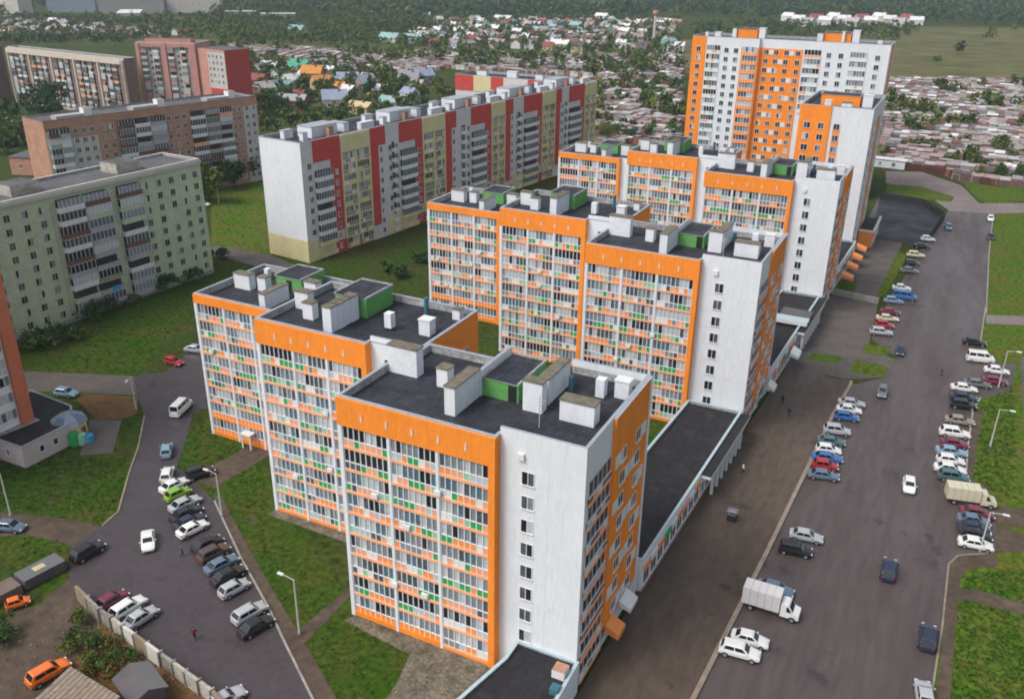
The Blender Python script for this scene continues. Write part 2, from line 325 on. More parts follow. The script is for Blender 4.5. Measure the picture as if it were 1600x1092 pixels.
# ------------------------------------------------------------------ facades
class Fac:
    """puts windows and balconies on a building; past 100 of one part the rest become one 'stuff' part"""
    def __init__(s, root, seed): s.root = root; s.rng = random.Random(seed); s.cnt = {}; s.extra = {}
    def part(s, name, draw, sub=None, subdraw=None):
        c = s.cnt[name] = s.cnt.get(name, 0) + 1
        if c <= 100:
            mb = MB(); draw(mb); o = mb.build(name, s.root)
            if sub: m2 = MB(); subdraw(m2); m2.build(sub, o)
        else:
            mb = s.extra.setdefault(name, MB()); draw(mb)
            if sub: subdraw(mb)
    def finish(s):
        for k, mb in s.extra.items(): mb.build(k, s.root, kind='stuff')
    def glass(s):
        return s.rng.choices(['glass_dark', 'glass_mid', 'glass_grey', 'glass_curtain', 'glass_blue'], [1.7, 2.6, 3.6, 3.4, 2.0])[0]
    def window(s, fr, u, z, w=1.4, h=1.4, k='frame_white', panes=2, n=0.0, glass=None):
        def d(mb):
            t = 0.07
            mb.fbox(fr, u - w / 2 - t, u + w / 2 + t, n + .01, n + .06, z + h / 2, z + h / 2 + t, k)
            mb.fbox(fr, u - w / 2 - t, u + w / 2 + t, n + .01, n + .16, z - h / 2 - t, z - h / 2, k)
            for i in range(panes + 1):
                x = u - w / 2 + w * i / panes; e = t if 0 < i < panes else t
                mb.fbox(fr, x - e / 2, x + e / 2, n + .01, n + .055, z - h / 2, z + h / 2, k)
        def g(mb):
            for i in range(panes):
                mb.fquad(fr, u - w / 2 + w * i / panes, u - w / 2 + w * (i + 1) / panes, n + .025, z - h / 2, z + h / 2, glass or s.rng.choices(['glass_dark', 'glass_mid', 'glass_grey', 'glass_curtain'], [5, 3.5, 1.2, .6])[0])
        s.part('window', d, 'pane', g)
    def loggia(s, fr, u0, u1, z0, z1, panes, band='salmon_band', pal=None, n=0.0, gl=None, rail=1.16, bandh=0.34, deep=0.0, frame='frame_white', slim=False):
        """one glazed balcony: slab edge, infill panels, glazing bars; the glass is its sub-part"""
        pal = pal or (['panel_white', 'panel_ice', 'panel_orange', 'panel_salmon', 'panel_green', 'panel_pale_green', 'glass_grey', 'glass_mid'], [2.4, 1.6, 3.0, 3.2, 3.4, 1.3, 2.0, .9])
        rng = s.rng; pw = (u1 - u0) / panes
        tone = rng.choices(['mix', 'dark', 'pale'], [6, .6, 3.0])[0]
        def d(mb):
            mb.fbox(fr, u0, u1, n + .01, n + .24 + deep, z0, z0 + bandh, band)
            run = None
            for i in range(panes):
                if run is None or rng.random() < .72: run = rng.choices(*pal)[0]
                mb.fbox(fr, u0 + pw * i, u0 + pw * (i + 1), n + .01, n + .13 + deep, z0 + bandh, z0 + rail, run)
            mb.fbox(fr, u0, u1, n + .01, n + .17 + deep, z0 + rail, z0 + rail + .08, frame)
            for i in range(panes + 1):
                x = min(max(u0 + pw * i, u0 + .05), u1 - .05)
                mb.fbox(fr, x - .05, x + .05, n + .01, n + (.08 if slim else .165) + deep, z0 + bandh, z1 - .002, frame)
        def g(mb):
            gg = None
            for i in range(panes):
                if gg is None or rng.random() < .75:
                    gg = gl or (rng.choice(['glass_dark', 'glass_mid', 'glass_dark']) if slim else s.glass() if tone == 'mix' else ('glass_dark' if tone == 'dark' and rng.random() < .8 else rng.choice(['glass_grey', 'glass_curtain', 'glass_blue'])))
                mb.fquad(fr, u0 + pw * i, u0 + pw * (i + 1), n + .06 + deep, z0 + rail + .08, z1, gg)
        s.part('balcony', d, 'glazing', g)
    def shelf(s, fr, u0, u1, z, k, h=1.0, n=0.0, out=1.1, glazed=None, fh=2.75):
        """one projecting balcony with a solid front; some are glazed in"""
        def d(mb):
            mb.fbox(fr, u0, u1, n + .01, n + out, z - .15, z, 'pale_slab')
            mb.fbox(fr, u0, u1, n + out - .08, n + out, z + .001, z + h, k)
            mb.fbox(fr, u0, u0 + .08, n + .01, n + out - .081, z + .001, z + h, k); mb.fbox(fr, u1 - .08, u1, n + .01, n + out - .081, z + .001, z + h, k)
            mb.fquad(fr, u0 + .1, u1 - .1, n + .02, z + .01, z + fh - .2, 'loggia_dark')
            if glazed:
                p = max(2, int((u1 - u0) / .9))
                for i in range(p + 1):
                    x = u0 + .04 + (u1 - u0 - .08) * i / p; mb.fbox(fr, x - .04, x + .04, n + out - .07, n + out - .01, z + h, z + fh - .2, 'frame_white')
        def g(mb):
            if glazed: mb.fquad(fr, u0 + .04, u1 - .04, n + out - .04, z + h, z + fh - .2, glazed)
        if glazed: s.part('balcony', d, 'glazing', g)
        else: s.part('balcony', d)


def vent(root, x0, x1, y0, y1, z, h, cap='vent_cap', wall='white_plaster', name='vent_shaft'):
    mb = MB(); mb.box(x0, x1, y0, y1, z + .002, z + h, wall, skip=('bottom', 'top'))
    o = mb.build(name, root)
    m2 = MB(); m2.box(x0 - .09, x1 + .09, y0 - .09, y1 + .09, z + h, z + h + .14, cap); m2.build('vent_cap', o)
    return o


def chimney(root, x, y, z, r=.45, h=2.0, k='white_plaster', legs=True):
    mb = MB(); b = .35 if legs else 0
    mb.box(x - r, x + r, y - r, y + r, z + b, z + h, k)
    if legs:
        for sx in (-1, 1):
            for sy in (-1, 1): mb.box(x + sx * r * .8 - .05, x + sx * r * .8 + .05, y + sy * r * .8 - .05, y + sy * r * .8 + .05, z + .002, z + b - .001, 'dark_metal')
    mb.build('chimney', root)


def stair_house(root, x0, x1, y0, y1, z, h, wall='green_paint', door=True, doorx=None, roof='bitumen'):
    mb = MB(); mb.box(x0, x1, y0, y1, z + .002, z + h, wall, skip=('bottom', 'top')); o = mb.build('stair_house', root)
    rf = MB(); rf.box(x0 - .12, x1 + .12, y0 - .12, y1 + .12, z + h, z + h + .1, 'cap_metal', roof)
    e = .22
    rf.box(x0 - .1, x0 + e - .1, y0 - .1, y1 + .1, z + h + .102, z + h + .26, 'parapet_inner'); rf.box(x1 - e + .1, x1 + .1, y0 - .1, y1 + .1, z + h + .102, z + h + .26, 'parapet_inner')
    rf.box(x0 + e - .099, x1 - e + .099, y1 - e + .1, y1 + .1, z + h + .102, z + h + .258, 'parapet_inner')
    rf.build('stair_house_roof', o)
    if door:
        dx = doorx if doorx is not None else x1 - 1.0
        m2 = MB(); m2.box(dx - .5, dx + .5, y0 - .06, y0 - .002, z + .02, z + min(1.9, h - .15), 'door_dark'); m2.build('door', o)


def orange_block(dx, dy, seed, label):
    """one stepped apartment house of three staggered sections"""
    rt = thing('apartment_building', label, 'apartment building', (dx, dy, 0), 'three stepped orange and white apartment houses')
    F = Fac(rt, seed); rng = F.rng
    T = lambda P: [(x + dx, y + dy) for x, y in P]
    fl = [.4 + 2.8 * i for i in range(10)]
    # --- nearest section
    A1 = T([(-28.2, -.8), (-9.15, -.8), (-9.15, .35), (-9.15, 15.5), (-26.8, 15.5), (-26.8, 12.7), (-28.2, 12.7)])
    A2 = T([(-9.149, 0), (0, 0), (0, 18.2), (-9.149, 18.2)])
    block(rt, A1, 0, 28, 28.9, ['orange_plaster', 'orange_plaster', 'white_plaster', 'white_plaster', 'white_plaster', 'white_plaster', 'white_plaster'], opened=(2,))
    # the blank white wing, its parapet left open towards the orange half
    mb = MB()
    for i in range(4):
        if i == 3: continue
        a, b = A2[i], A2[i + 1]
        mb.face([(a[0], a[1], 0), (b[0], b[1], 0), (b[0], b[1], 28.9), (a[0], a[1], 28.9)], 'white_plaster')
    mb.build('wall', rt)
    L = T([(-9.149, 0), (0, 0), (0, 18.2), (-9.149, 18.2), (-9.149, 17.85), (-.35, 17.85), (-.35, .35), (-9.149, .35)])
    pm = MB(); pm.prism(L, 28.9, 29.7, 'white_plaster', 'cap_metal'); [pm.face([(*L[i], 27.95), (*L[i + 1], 27.95), (*L[i + 1], 28.9), (*L[i], 28.9)], 'parapet_inner') for i in (4, 5, 6)]; pm.build('parapet', rt)
    rf = MB(); rf.face([(dx - 9.45, dy + .3, 28.004), (dx - .2, dy + .3, 28.004), (dx - .2, dy + 18, 28.004), (dx - 9.45, dy + 18, 28.004)], 'bitumen'); rf.build('roof', rt)
    # --- middle and far sections
    B = T([(-50.6, 11.9), (-33.4, 11.9), (-33.4, 12.75), (-26.83, 12.75), (-26.83, 27.7), (-50.6, 27.7)])
    block(rt, B, 0, 28.02, 28.92, ['orange_plaster', 'orange_plaster', 'white_plaster', 'orange_plaster', 'white_plaster', 'white_plaster'])
    pm = MB(); pm.box(dx - 33.39, dx - 28.25, dy + 12.745, dy + 13.05, 28.99, 29.6, 'white_plaster', 'cap_metal'); pm.build('parapet', rt)
    Cc = T([(-74, 24), (-56.8, 24), (-56.8, 24.8), (-50.63, 24.8), (-50.63, 39.8), (-74, 39.8)])
    block(rt, Cc, 0, 23.2, 24.2, ['orange_plaster', 'orange_plaster', 'white_plaster', 'orange_plaster', 'white_plaster', 'white_plaster'])
    # --- glazed fronts
    for ox, oy, w, nf, top in ((-28.2, -.8, 19.05, 9, 28.86), (-50.6, 11.9, 17.2, 9, 28.86), (-74, 24, 17.2, 8, 24.14)):
        fr = FR(dx + ox, dy + oy, 0); ztop = fl[nf]
        cp = MB(); cp.fbox(fr, .0, w - .75, .01, .30, ztop, top, 'orange_plaster'); cp.build('cornice_panel', rt)
        e0, e1 = .5, w - .75; bw = (e1 - e0) / 3
        for b in range(3):
            ua = e0 + bw * b + (.16 if b else 0); ub = e0 + bw * (b + 1) - (.16 if b < 2 else 0)
            for i in range(nf): F.loggia(fr, ua, ub, fl[i], fl[i + 1], 8 if w > 18 else 7, **(dict(band='orange_plaster', pal=(['orange_plaster', 'panel_orange'], [3, 1])) if (nf == 8 and i < 2) or (w > 18 and i == 0 and b < 2) else {}))
        pl = MB(); pl.fbox(fr, 0, .499, .01, .27, 0, ztop - .001, 'white_plaster'); pl.build('pilaster', rt)
        for b in (1, 2):
            x = e0 + bw * b; pl = MB(); pl.fbox(fr, x - .159, x + .159, .01, .27, 0, ztop - .001, 'white_plaster'); pl.build('pilaster', rt)
        pl = MB(); pl.fbox(fr, w - .749, w, .01, .34, 0, top, 'orange_plaster'); pl.build('pilaster', rt)
        pl = MB(); pl.fbox(fr, .5, w - .75, .01, .2, 0, .398, 'orange_plaster'); pl.build('plinth', rt)
        for k in range(5):
            if nf == 9:
                u = 3.2 + k * (w - 6.5) / 4; vb = MB(); vb.fbox(fr, u - .09, u + .09, .302, .36, ztop + 1.05, ztop + 1.75, 'panel_white'); vb.fbox(fr, u - .2, u + .2, .302, .35, ztop + 1.76, ztop + 1.95, 'panel_salmon'); vb.build('vent_cover', rt)
    spots = rng.sample([(s_, u_, i_) for s_ in range(3) for u_ in range(2, 16, 2) for i_ in range(1, 8)], 12)
    for s_, u, i in spots:
        ox, oy = ((-28.2, -.8), (-50.6, 11.9), (-74, 24))[s_]; f_ = FR(dx + ox, dy + oy, 0); u += .37
        ac = MB(); ac.fbox(f_, u - .4, u + .4, .20, .48, fl[i] + .45, fl[i] + 1.0, 'panel_white'); ac.build('air_conditioner', rt)
    # --- blank white front with one column of windows
    fr = FR(dx - 9.15, dy, 0)
    for i in range(9): F.window(fr, 3.1, 2.26 + 2.8 * i, 1.35, 1.45)
    jm = MB()
    for i in range(1, 10): jm.fbox(fr, .4, 9.14, .002, .008, .85 + 2.8 * i, .91 + 2.8 * i, 'balcony_white')
    jm.fbox(fr, 5.3, 5.36, .002, .009, .3, 28.8, 'balcony_white'); jm.build('panel_joint', rt)
    vb = MB(); vb.fbox(fr, 2.0, 2.7, .01, .3, 26.7, 27.4, 'panel_white'); vb.build('vent_cover', rt)
    F.window(FR(dx - 33.4, dy + 12.75, 0), 2.6, 26.2, 1.35, 1.4)
    for i in range(9): F.window(FR(dx - 33.4, dy + 12.75, 0), 2.6, 2.26 + 2.8 * i, 1.35, 1.4) if i < 8 else None
    # --- end wall along the street
    fr = FR(dx, dy, 90)
    for i in range(9): F.loggia(fr, .7, 6.7, fl[i], fl[i] + 2.62, 5, n=.02, pal=(['panel_white', 'panel_ice', 'panel_salmon', 'glass_mid'], [2, 2, 1.4, 3]), rail=.95, slim=True)
    ow = MB(); ow.fbox(fr, 6.9, 17.3, .01, .36, 3.2, 29.66, 'orange_plaster', 'cap_metal'); ow.build('end_wall_cladding', rt)
    tr = MB(); tr.fbox(fr, 17.32, 18.0, .01, .40, 0, 29.72, 'white_plaster', 'cap_metal'); tr.build('corner_trim', rt)
    for i in range(9):
        for c, u in enumerate((9.6, 14.2)):
            F.window(fr, u, fl[i] + 1.5, 1.5, 1.5, n=.36)
            sgn = 1 if (i + c) % 2 else -1
            pn = MB(); pn.fbox(fr, u + sgn * 1.62 - .75, u + sgn * 1.62 + .75, .37, .44, fl[i] + .75, fl[i] + 2.2, 'panel_white'); pn.build('infill_panel', rt)
    fr = FR(dx - 26.83, dy + 12.75, 90)
    for i in (6, 7, 8): F.window(fr, 11.5, fl[i] + 1.3, 1.4, 1.4)
    # --- things on the roofs
    z = 28.0; q = lambda a, b, c, d, h, **k: vent(rt, dx + a, dx + b, dy + c, dy + d, z, h, **k)
    q(-27.85, -24.0, 8.3, 9.7, 3.3); q(-21.0, -19.6, 7.6, 9.0, 2.2); q(-16.9, -15.65, 2.4, 7.7, 3.2)
    q(-10.2, -8.0, 7.1, 8.3, 3.4); q(-9.4, -8.2, 9.2, 15.0, 3.0); q(-5.9, -2.1, 6.9, 8.5, 2.3)
    stair_house(rt, dx - 15.4, dx - 11.2, dy + 8.1, dy + 15.0, z, 2.1, doorx=dx - 11.9)
    pm = MB(); pm.box(dx - 15.95, dx - 15.53, dy + 7.8, dy + 15.1, z + .002, z + 3.0, 'white_plaster', 'cap_metal'); pm.build('parapet', rt)
    q(-12.6, -11.3, 16.0, 17.2, 1.6) if False else None
    chimney(rt, dx - 4.1, dy + 14.0, z, .5, 2.1, legs=False); q(-2.7, -1.1, 14.3, 15.6, 2.0, cap='panel_white')
    pp = MB(); pp.cyl((dx - 7.4, dy + 13.4, z), .28, (0, 0, 1), 1.9, 'teal_metal'); pp.build('vent_pipe', rt)
    pp = MB(); pp.cyl((dx - 7.0, dy + 4.4, z), .05, (0, 0, 1), 3.6, 'pole_grey', 6); pp.cyl((dx - 7.6, dy + 4.4, z + 3.2), .03, (1, 0, 0), 1.2, 'pole_grey', 6); pp.cyl((dx - 7.45, dy + 4.4, z + 2.8), .03, (1, 0, 0), .9, 'pole_grey', 6); pp.build('aerial', rt)
    z = 28.02
    for k in range(4): q(-41.6, -40.3 + .12 * (k % 2), 14.2 + 1.42 * k, 15.6 + 1.42 * k, 3.3)
    q(-49.9, -47.7, 18.9, 20.2, 2.4); q(-46.6, -45.0, 16.4, 17.6, 2.2); q(-30.5, -28.9, 19.0, 20.4, 2.0, cap='panel_white')
    stair_house(rt, dx - 44.2, dx - 39.3, dy + 20.3, dy + 26.4, z, 2.6, door=False)
    chimney(rt, dx - 34.6, dy + 18.7, z, .5, 2.3); pp = MB(); pp.cyl((dx - 33.2, dy + 25.2, z), .3, (0, 0, 1), 2.4, 'teal_metal'); pp.build('vent_pipe', rt)
    q(-29.4, -28.3, 25.4, 26.6, 1.4)
    z = 23.2
    q(-72.3, -69.2, 30.9, 32.3, 2.4); q(-68.2, -66.6, 31.6, 33.0, 2.2); q(-62.6, -61.5, 25.6, 31.0, 2.4)
    stair_house(rt, dx - 66.0, dx - 61.0, dy + 33.4, dy + 38.9, z, 2.3, doorx=dx - 63.4); q(-59.8, -57.6, 32.6, 34.0, 2.6); chimney(rt, dx - 70.4, dy + 36.5, z, .4, 1.8)
    # --- porch at the yard side of the far section
    pr = MB(); pr.box(dx - 66.6, dx - 64.6, dy + 22.4, dy + 23.7, 2.5, 2.7, 'panel_white'); pr.box(dx - 66.5, dx - 66.3, dy + 22.5, dy + 22.7, 0, 2.5, 'panel_white'); pr.box(dx - 64.9, dx - 64.7, dy + 22.5, dy + 22.7, 0, 2.5, 'panel_white'); pr.build('porch', rt)
    F.finish()
    return rt


orange_block(0, 0, 11, 'nearest stepped orange and white apartment house, a low dark roofed annex at its foot')
orange_block(2.36, 63.4, 12, 'middle stepped orange and white apartment house, between the near and the far one')
orange_block(4.94, 125.2, 13, 'farthest stepped orange and white apartment house, just in front of the tallest tower')


# ------------------------------------------------------------------ low shop wings between the houses
def shop_wing(dx, dy, poly, label, seed, zr=4.3, H=4.75, facade=None, extras=None, roofk='bitumen_low'):
    rt = thing('shop_wing', label, 'shop building', (poly[0][0], poly[0][1], 0), 'low dark roofed shop wings')
    block(rt, poly, 0, zr, H, 'white_plaster', roofk, th=.3, capk='panel_ice')
    F = Fac(rt, seed)
    if facade:
        a, b, colonnade_from = facade; ln = math.hypot(b[0] - a[0], b[1] - a[1]); fr = FR(a[0], a[1], math.degrees(math.atan2(b[1] - a[1], b[0] - a[0])))
        u = .3; k = 0; cols = ['panel_orange', 'panel_white', 'panel_orange', 'panel_green', 'panel_white', 'panel_orange', 'panel_salmon', 'panel_white']
        mb = MB(); mb.fbox(fr, .0, ln, .01, .12, .0, .5, 'brick'); mb.build('plinth', rt)
        while u + 2.4 < ln:
            if u < colonnade_from:
                sg = MB(); sg.fbox(fr, u, u + 2.3, .01, .2, 2.9, 3.7, cols[k % 8]); sg.build('fascia_panel', rt)
                F.window(fr, u + 1.15, 1.75, 1.9, 1.9)
            else:
                F.window(fr, u + 1.15, 1.7, 1.6, 2.2)
                pc = MB(); pc.fbox(fr, u, u + .4, .9, 1.3, 0, 4.1, 'panel_white'); pc.build('column', rt)
            u += 2.5; k += 1
        if colonnade_from < ln:
            cn = MB(); cn.fbox(fr, colonnade_from - .3, ln - .3, .01, 1.5, 4.1, 4.55, 'panel_white', 'bitumen_low'); cn.build('arcade_roof', rt)
    if extras: extras(rt)
    F.finish(); return rt


def hood(root, x0, x1, y0, y1, z0, z1, k, name='porch_hood'):
    mb = MB(); mb.hexa([(x0, y0, z0), (x1, y0, z0 - .5), (x1, y1, z0 - .5), (x0, y1, z0), (x0, y0, z1), (x1, y0, z1 - .8), (x1, y1, z1 - .8), (x0, y1, z1)], k); mb.build(name, root)

def ex1(rt):
    hood(rt, .45, 2.1, 7.2, 9.4, 2.5, 3.5, 'panel_orange'); hood(rt, .45, 1.9, 11.6, 14.2, 2.9, 3.7, 'panel_white')
shop_wing(0, 0, [(-8.6, 18.6), (.9, 18.6), (2.3, 62.9), (-6.6, 62.9)], 'low shop wing with an arcade between the near and the middle orange houses', 21, facade=((.9, 18.6), (2.3, 62.9), 23), extras=ex1)
def ex2(rt):
    hood(rt, 4.4, 6.0, 93, 96.5, 3.0, 3.8, 'panel_white'); hood(rt, 3.6, 4.8, 77, 79.5, 3.0, 3.8, 'panel_white')
    mb = MB(); mb.box(-1.2, 5.2, 104.5, 107.5, 4.9, 5.6, 'panel_white', 'panel_ice'); mb.build('roof_kerb', rt)
    mb = MB(); mb.box(-1.0, 5.0, 108.5, 113.5, 4.8, 5.0, 'parapet_inner', 'roof_slate'); mb.build('roof_deck', rt)
shop_wing(0, 0, [(-5.6, 82.2), (3.2, 82.2), (4.6, 124.6), (-3.6, 124.6)], 'low shop wing with white hoods between the middle and the far orange houses', 22, facade=((3.2, 82.2), (4.6, 124.6), 20), extras=ex2)
shop_wing(0, 0, [(-4.0, 144.0), (5.2, 144.0), (6.2, 171.2), (-2.5, 171.2)], 'low wing with orange porches between the far orange house and the tower', 23, facade=((5.2, 144.0), (6.2, 171.2), 99),
          extras=lambda rt: [hood(rt, 6.3, 8.9, 146 + 8.5 * k, 148.8 + 8.5 * k, 2.7, 3.6, 'panel_orange') for k in range(4)])
# annex at the foot of the nearest house (its dark roof meets the lower picture edge)
def ex0(rt):
    mb = MB(); mb.box(-1.5, -.1, -3.0, -1.6, 3.9, 4.9, 'panel_white', 'brick'); mb.build('vent_shaft', rt)
    mb = MB(); mb.box(-.8, .1, -5.2, -4.2, 3.9, 4.6, 'teal_metal'); mb.build('roof_unit', rt)
shop_wing(0, 0, [(-9.4, -14.5), (.6, -14.5), (.3, -.05), (-6.9, -.05), (-6.9, -3.0)], 'low dark roofed annex against the white end of the nearest orange house', 24, zr=3.9, H=4.15, extras=ex0)


rt = thing('entrance_pavilion', 'small dark roofed entrance pavilion with an orange side between the tower and the black lot', 'pavilion', (5.4, 184, 0))
m = MB(); m.box(5.4, 9.2, 184, 200, 0, 4.2, 'panel_orange', 'bitumen_low', skip=('bottom',)); m.build('wall', rt)
m = MB(); m.box(8.9, 9.5, 183.8, 200.2, 4.201, 4.9, 'panel_white'); m.box(5.4, 8.89, 183.8, 184.2, 4.201, 4.7, 'panel_white'); m.build('parapet', rt)
F = Fac(rt, 29)
for u in (2, 5, 8, 11, 14): F.window(FR(9.2, 184, 90), u, 1.8, 1.8, 2.0)
F.finish()


# ------------------------------------------------------------------ tall orange and white tower
def tower():
    rt = thing('apartment_tower', 'tallest orange and white tower block, behind the row of stepped houses', 'apartment tower', (-60, 238, 0))
    F = Fac(rt, 31); X, Y, H = -60.3, 238, 48
    block(rt, [(X, Y - 1.5), (X + 22, Y - 1.5), (X + 22, Y), (X + 61.3, Y), (X + 61.3, Y + 15), (X, Y + 15)], 0, 47.2, H, 'white_plaster')
    f1, f2 = FR(X, Y - 1.5, 0), FR(X, Y, 0); zc = [2.0 + 2.8 * i for i in range(16)]
    def clad(fr, a, b, z0, z1, k, n=.12): mb = MB(); mb.fbox(fr, a, b, .01, n, z0, z1, k); mb.build('cladding', rt)
    clad(f1, 0, 4.75, 8, 47.9, 'orange_plaster'); clad(f1, 16.4, 22, 0, 45.2, 'orange_plaster'); clad(f2, 22.4, 35.6, 0, 45.2, 'orange_plaster')
    mb = MB(); mb.box(X + 22.01, X + 22.25, Y - 1.49, Y - .01, 0, 45.2, 'orange_plaster'); mb.build('cladding', rt)
    for i in reversed(range(16)):
        z = zc[i]
        F.window(f1, 2.3, z, 1.4, 1.4, n=.12)
        F.loggia(f1, 5.0, 9.5, z - 1.4, z + 1.35, 5, band='panel_white', pal=(['panel_white', 'panel_salmon', 'panel_ice'], [5, 1, 1]))
        F.window(f1, 11.6, z, 1.4, 1.4); F.window(f1, 14.7, z, 1.4, 1.4)
        F.loggia(f1, 16.8, 21.6, z - 1.4, z + 1.35, 5, band='panel_orange', pal=(['panel_orange', 'orange_plaster', 'panel_salmon'], [4, 3, 1]), n=.12)
        for k, u in enumerate((24.2, 27.3, 30.6, 34.2)):
            F.window(f2, u, z, 1.4, 1.4, n=.12)
            if k in (0, 1, 2) and (i * 7 + k * 3) % 5 < 2: mb = MB(); mb.fbox(f2, u + .9, u + 2.3, .13, .2, z - .75, z + .75, 'panel_white'); mb.build('infill_panel', rt)
        if i >= 9:
            F.loggia(f2, 36.0, 41.3, z - 1.4, z + 1.35, 5, band='panel_white', pal=(['panel_white', 'panel_salmon'], [5, 1]))
            F.window(f2, 43.6, z, 1.4, 1.4); F.window(f2, 47.2, z, 1.4, 1.4)
            F.loggia(f2, 49.9, 55.1, z - 1.4, z + 1.35, 6, band='panel_white', pal=(['panel_white', 'panel_salmon'], [6, 1]))
            F.window(f2, 58.0, z, 1.4, 1.4)
    fe = FR(X + 61.3, Y, 90); clad(fe, 6, 11, 6, 47.5, 'orange_plaster')
    # roof houses
    z = 47.2
    stair_house(rt, X + 13.6, X + 20.0, Y + 3, Y + 8, z, 3.2, 'orange_plaster', door=False); vent(rt, X + 12, X + 13.3, Y + 2.5, Y + 4.5, z, 3.4); vent(rt, X + 20.5, X + 22.5, Y + 3.0, Y + 5.5, z, 3.6, cap='panel_white'); vent(rt, X + 6.3, X + 8.3, Y + 2, Y + 3.5, z, 1.9, cap='panel_white')
    stair_house(rt, X + 41, X + 49, Y + 3, Y + 8, z, 3.2, 'orange_plaster', door=False); vent(rt, X + 46.4, X + 47.2, Y + 2.2, Y + 2.9, z, 3.8, cap='panel_white'); vent(rt, X + 39, X + 40.7, Y + 2, Y + 4, z, 3.0); vent(rt, X + 49.4, X + 51.5, Y + 3, Y + 5, z, 4.2, cap='panel_white'); vent(rt, X + 57, X + 58.4, Y + 3, Y + 4.5, z, 1.8); chimney(rt, X + 3.5, Y + 3, z, .5, 1.8)
    # lower front part
    x0, x1, y0, y1, h = -12.6, 5.0, 172.2, 200, 38.0
    block(rt, [(x0, y0), (x1, y0), (x1, y1), (x0, y1)], 0, 37.1, h, 'white_plaster')
    f3 = FR(x0, y0, 0); mb = MB(); mb.fbox(f3, 0, 7.7, .01, .3, 0, 37.9, 'orange_plaster'); mb.build('cladding', rt)
    mb = MB(); mb.fbox(f3, 8.5, 10.3, .01, .1, 0, 33.3, 'panel_orange'); mb.build('cladding', rt)
    for i in range(12):
        z = 33.0 - 2.8 * i
        if z < 10: break
        F.window(f3, 2.2, z, 1.6, 1.4, n=.3); F.window(f3, 5.6, z, 1.4, 1.4, n=.3); F.window(f3, 9.4, z, 1.4, 1.4, n=.1)
    f4 = FR(x1, y0, 90)
    for i in range(12):
        z = 33.0 - 2.8 * i
        mb = MB(); o = 2 if i % 2 else 0; mb.fbox(f4, 13 + o, 19 + o, .01, .14, z - 1.5, z + 1.2, 'panel_orange'); mb.build('infill_panel', rt)
        F.window(f4, 12, z, 1.4, 1.4); F.window(f4, 22.6, z, 1.4, 1.4)
        F.loggia(f4, 3.0, 9.5, z - 1.5, z + 1.25, 6, band='panel_white', pal=(['panel_white', 'panel_ice'], [3, 1]))
    z = 37.1
    stair_house(rt, x0 + 3.6, x0 + 13.2, y0 + 8, y0 + 13, z, 2.6, 'orange_plaster', door=False); vent(rt, x0 + 13.8, x0 + 16.2, y0 + 8, y0 + 10, z, 3.0, cap='panel_white'); vent(rt, x0 + 5.3, x0 + 6.9, y0 + 3, y0 + 4.4, z, 1.7, cap='panel_white'); vent(rt, x0 + 9.5, x0 + 12, y0 + 2.6, y0 + 4.2, z, 1.5)
    F.finish()
tower()


# ------------------------------------------------------------------ red, yellow and grey long block
def rot_block(fr, ln, dp):
    return [fr.p(0, 0, 0)[:2], fr.p(ln, 0, 0)[:2], fr.p(ln, -dp, 0)[:2], fr.p(0, -dp, 0)[:2]]


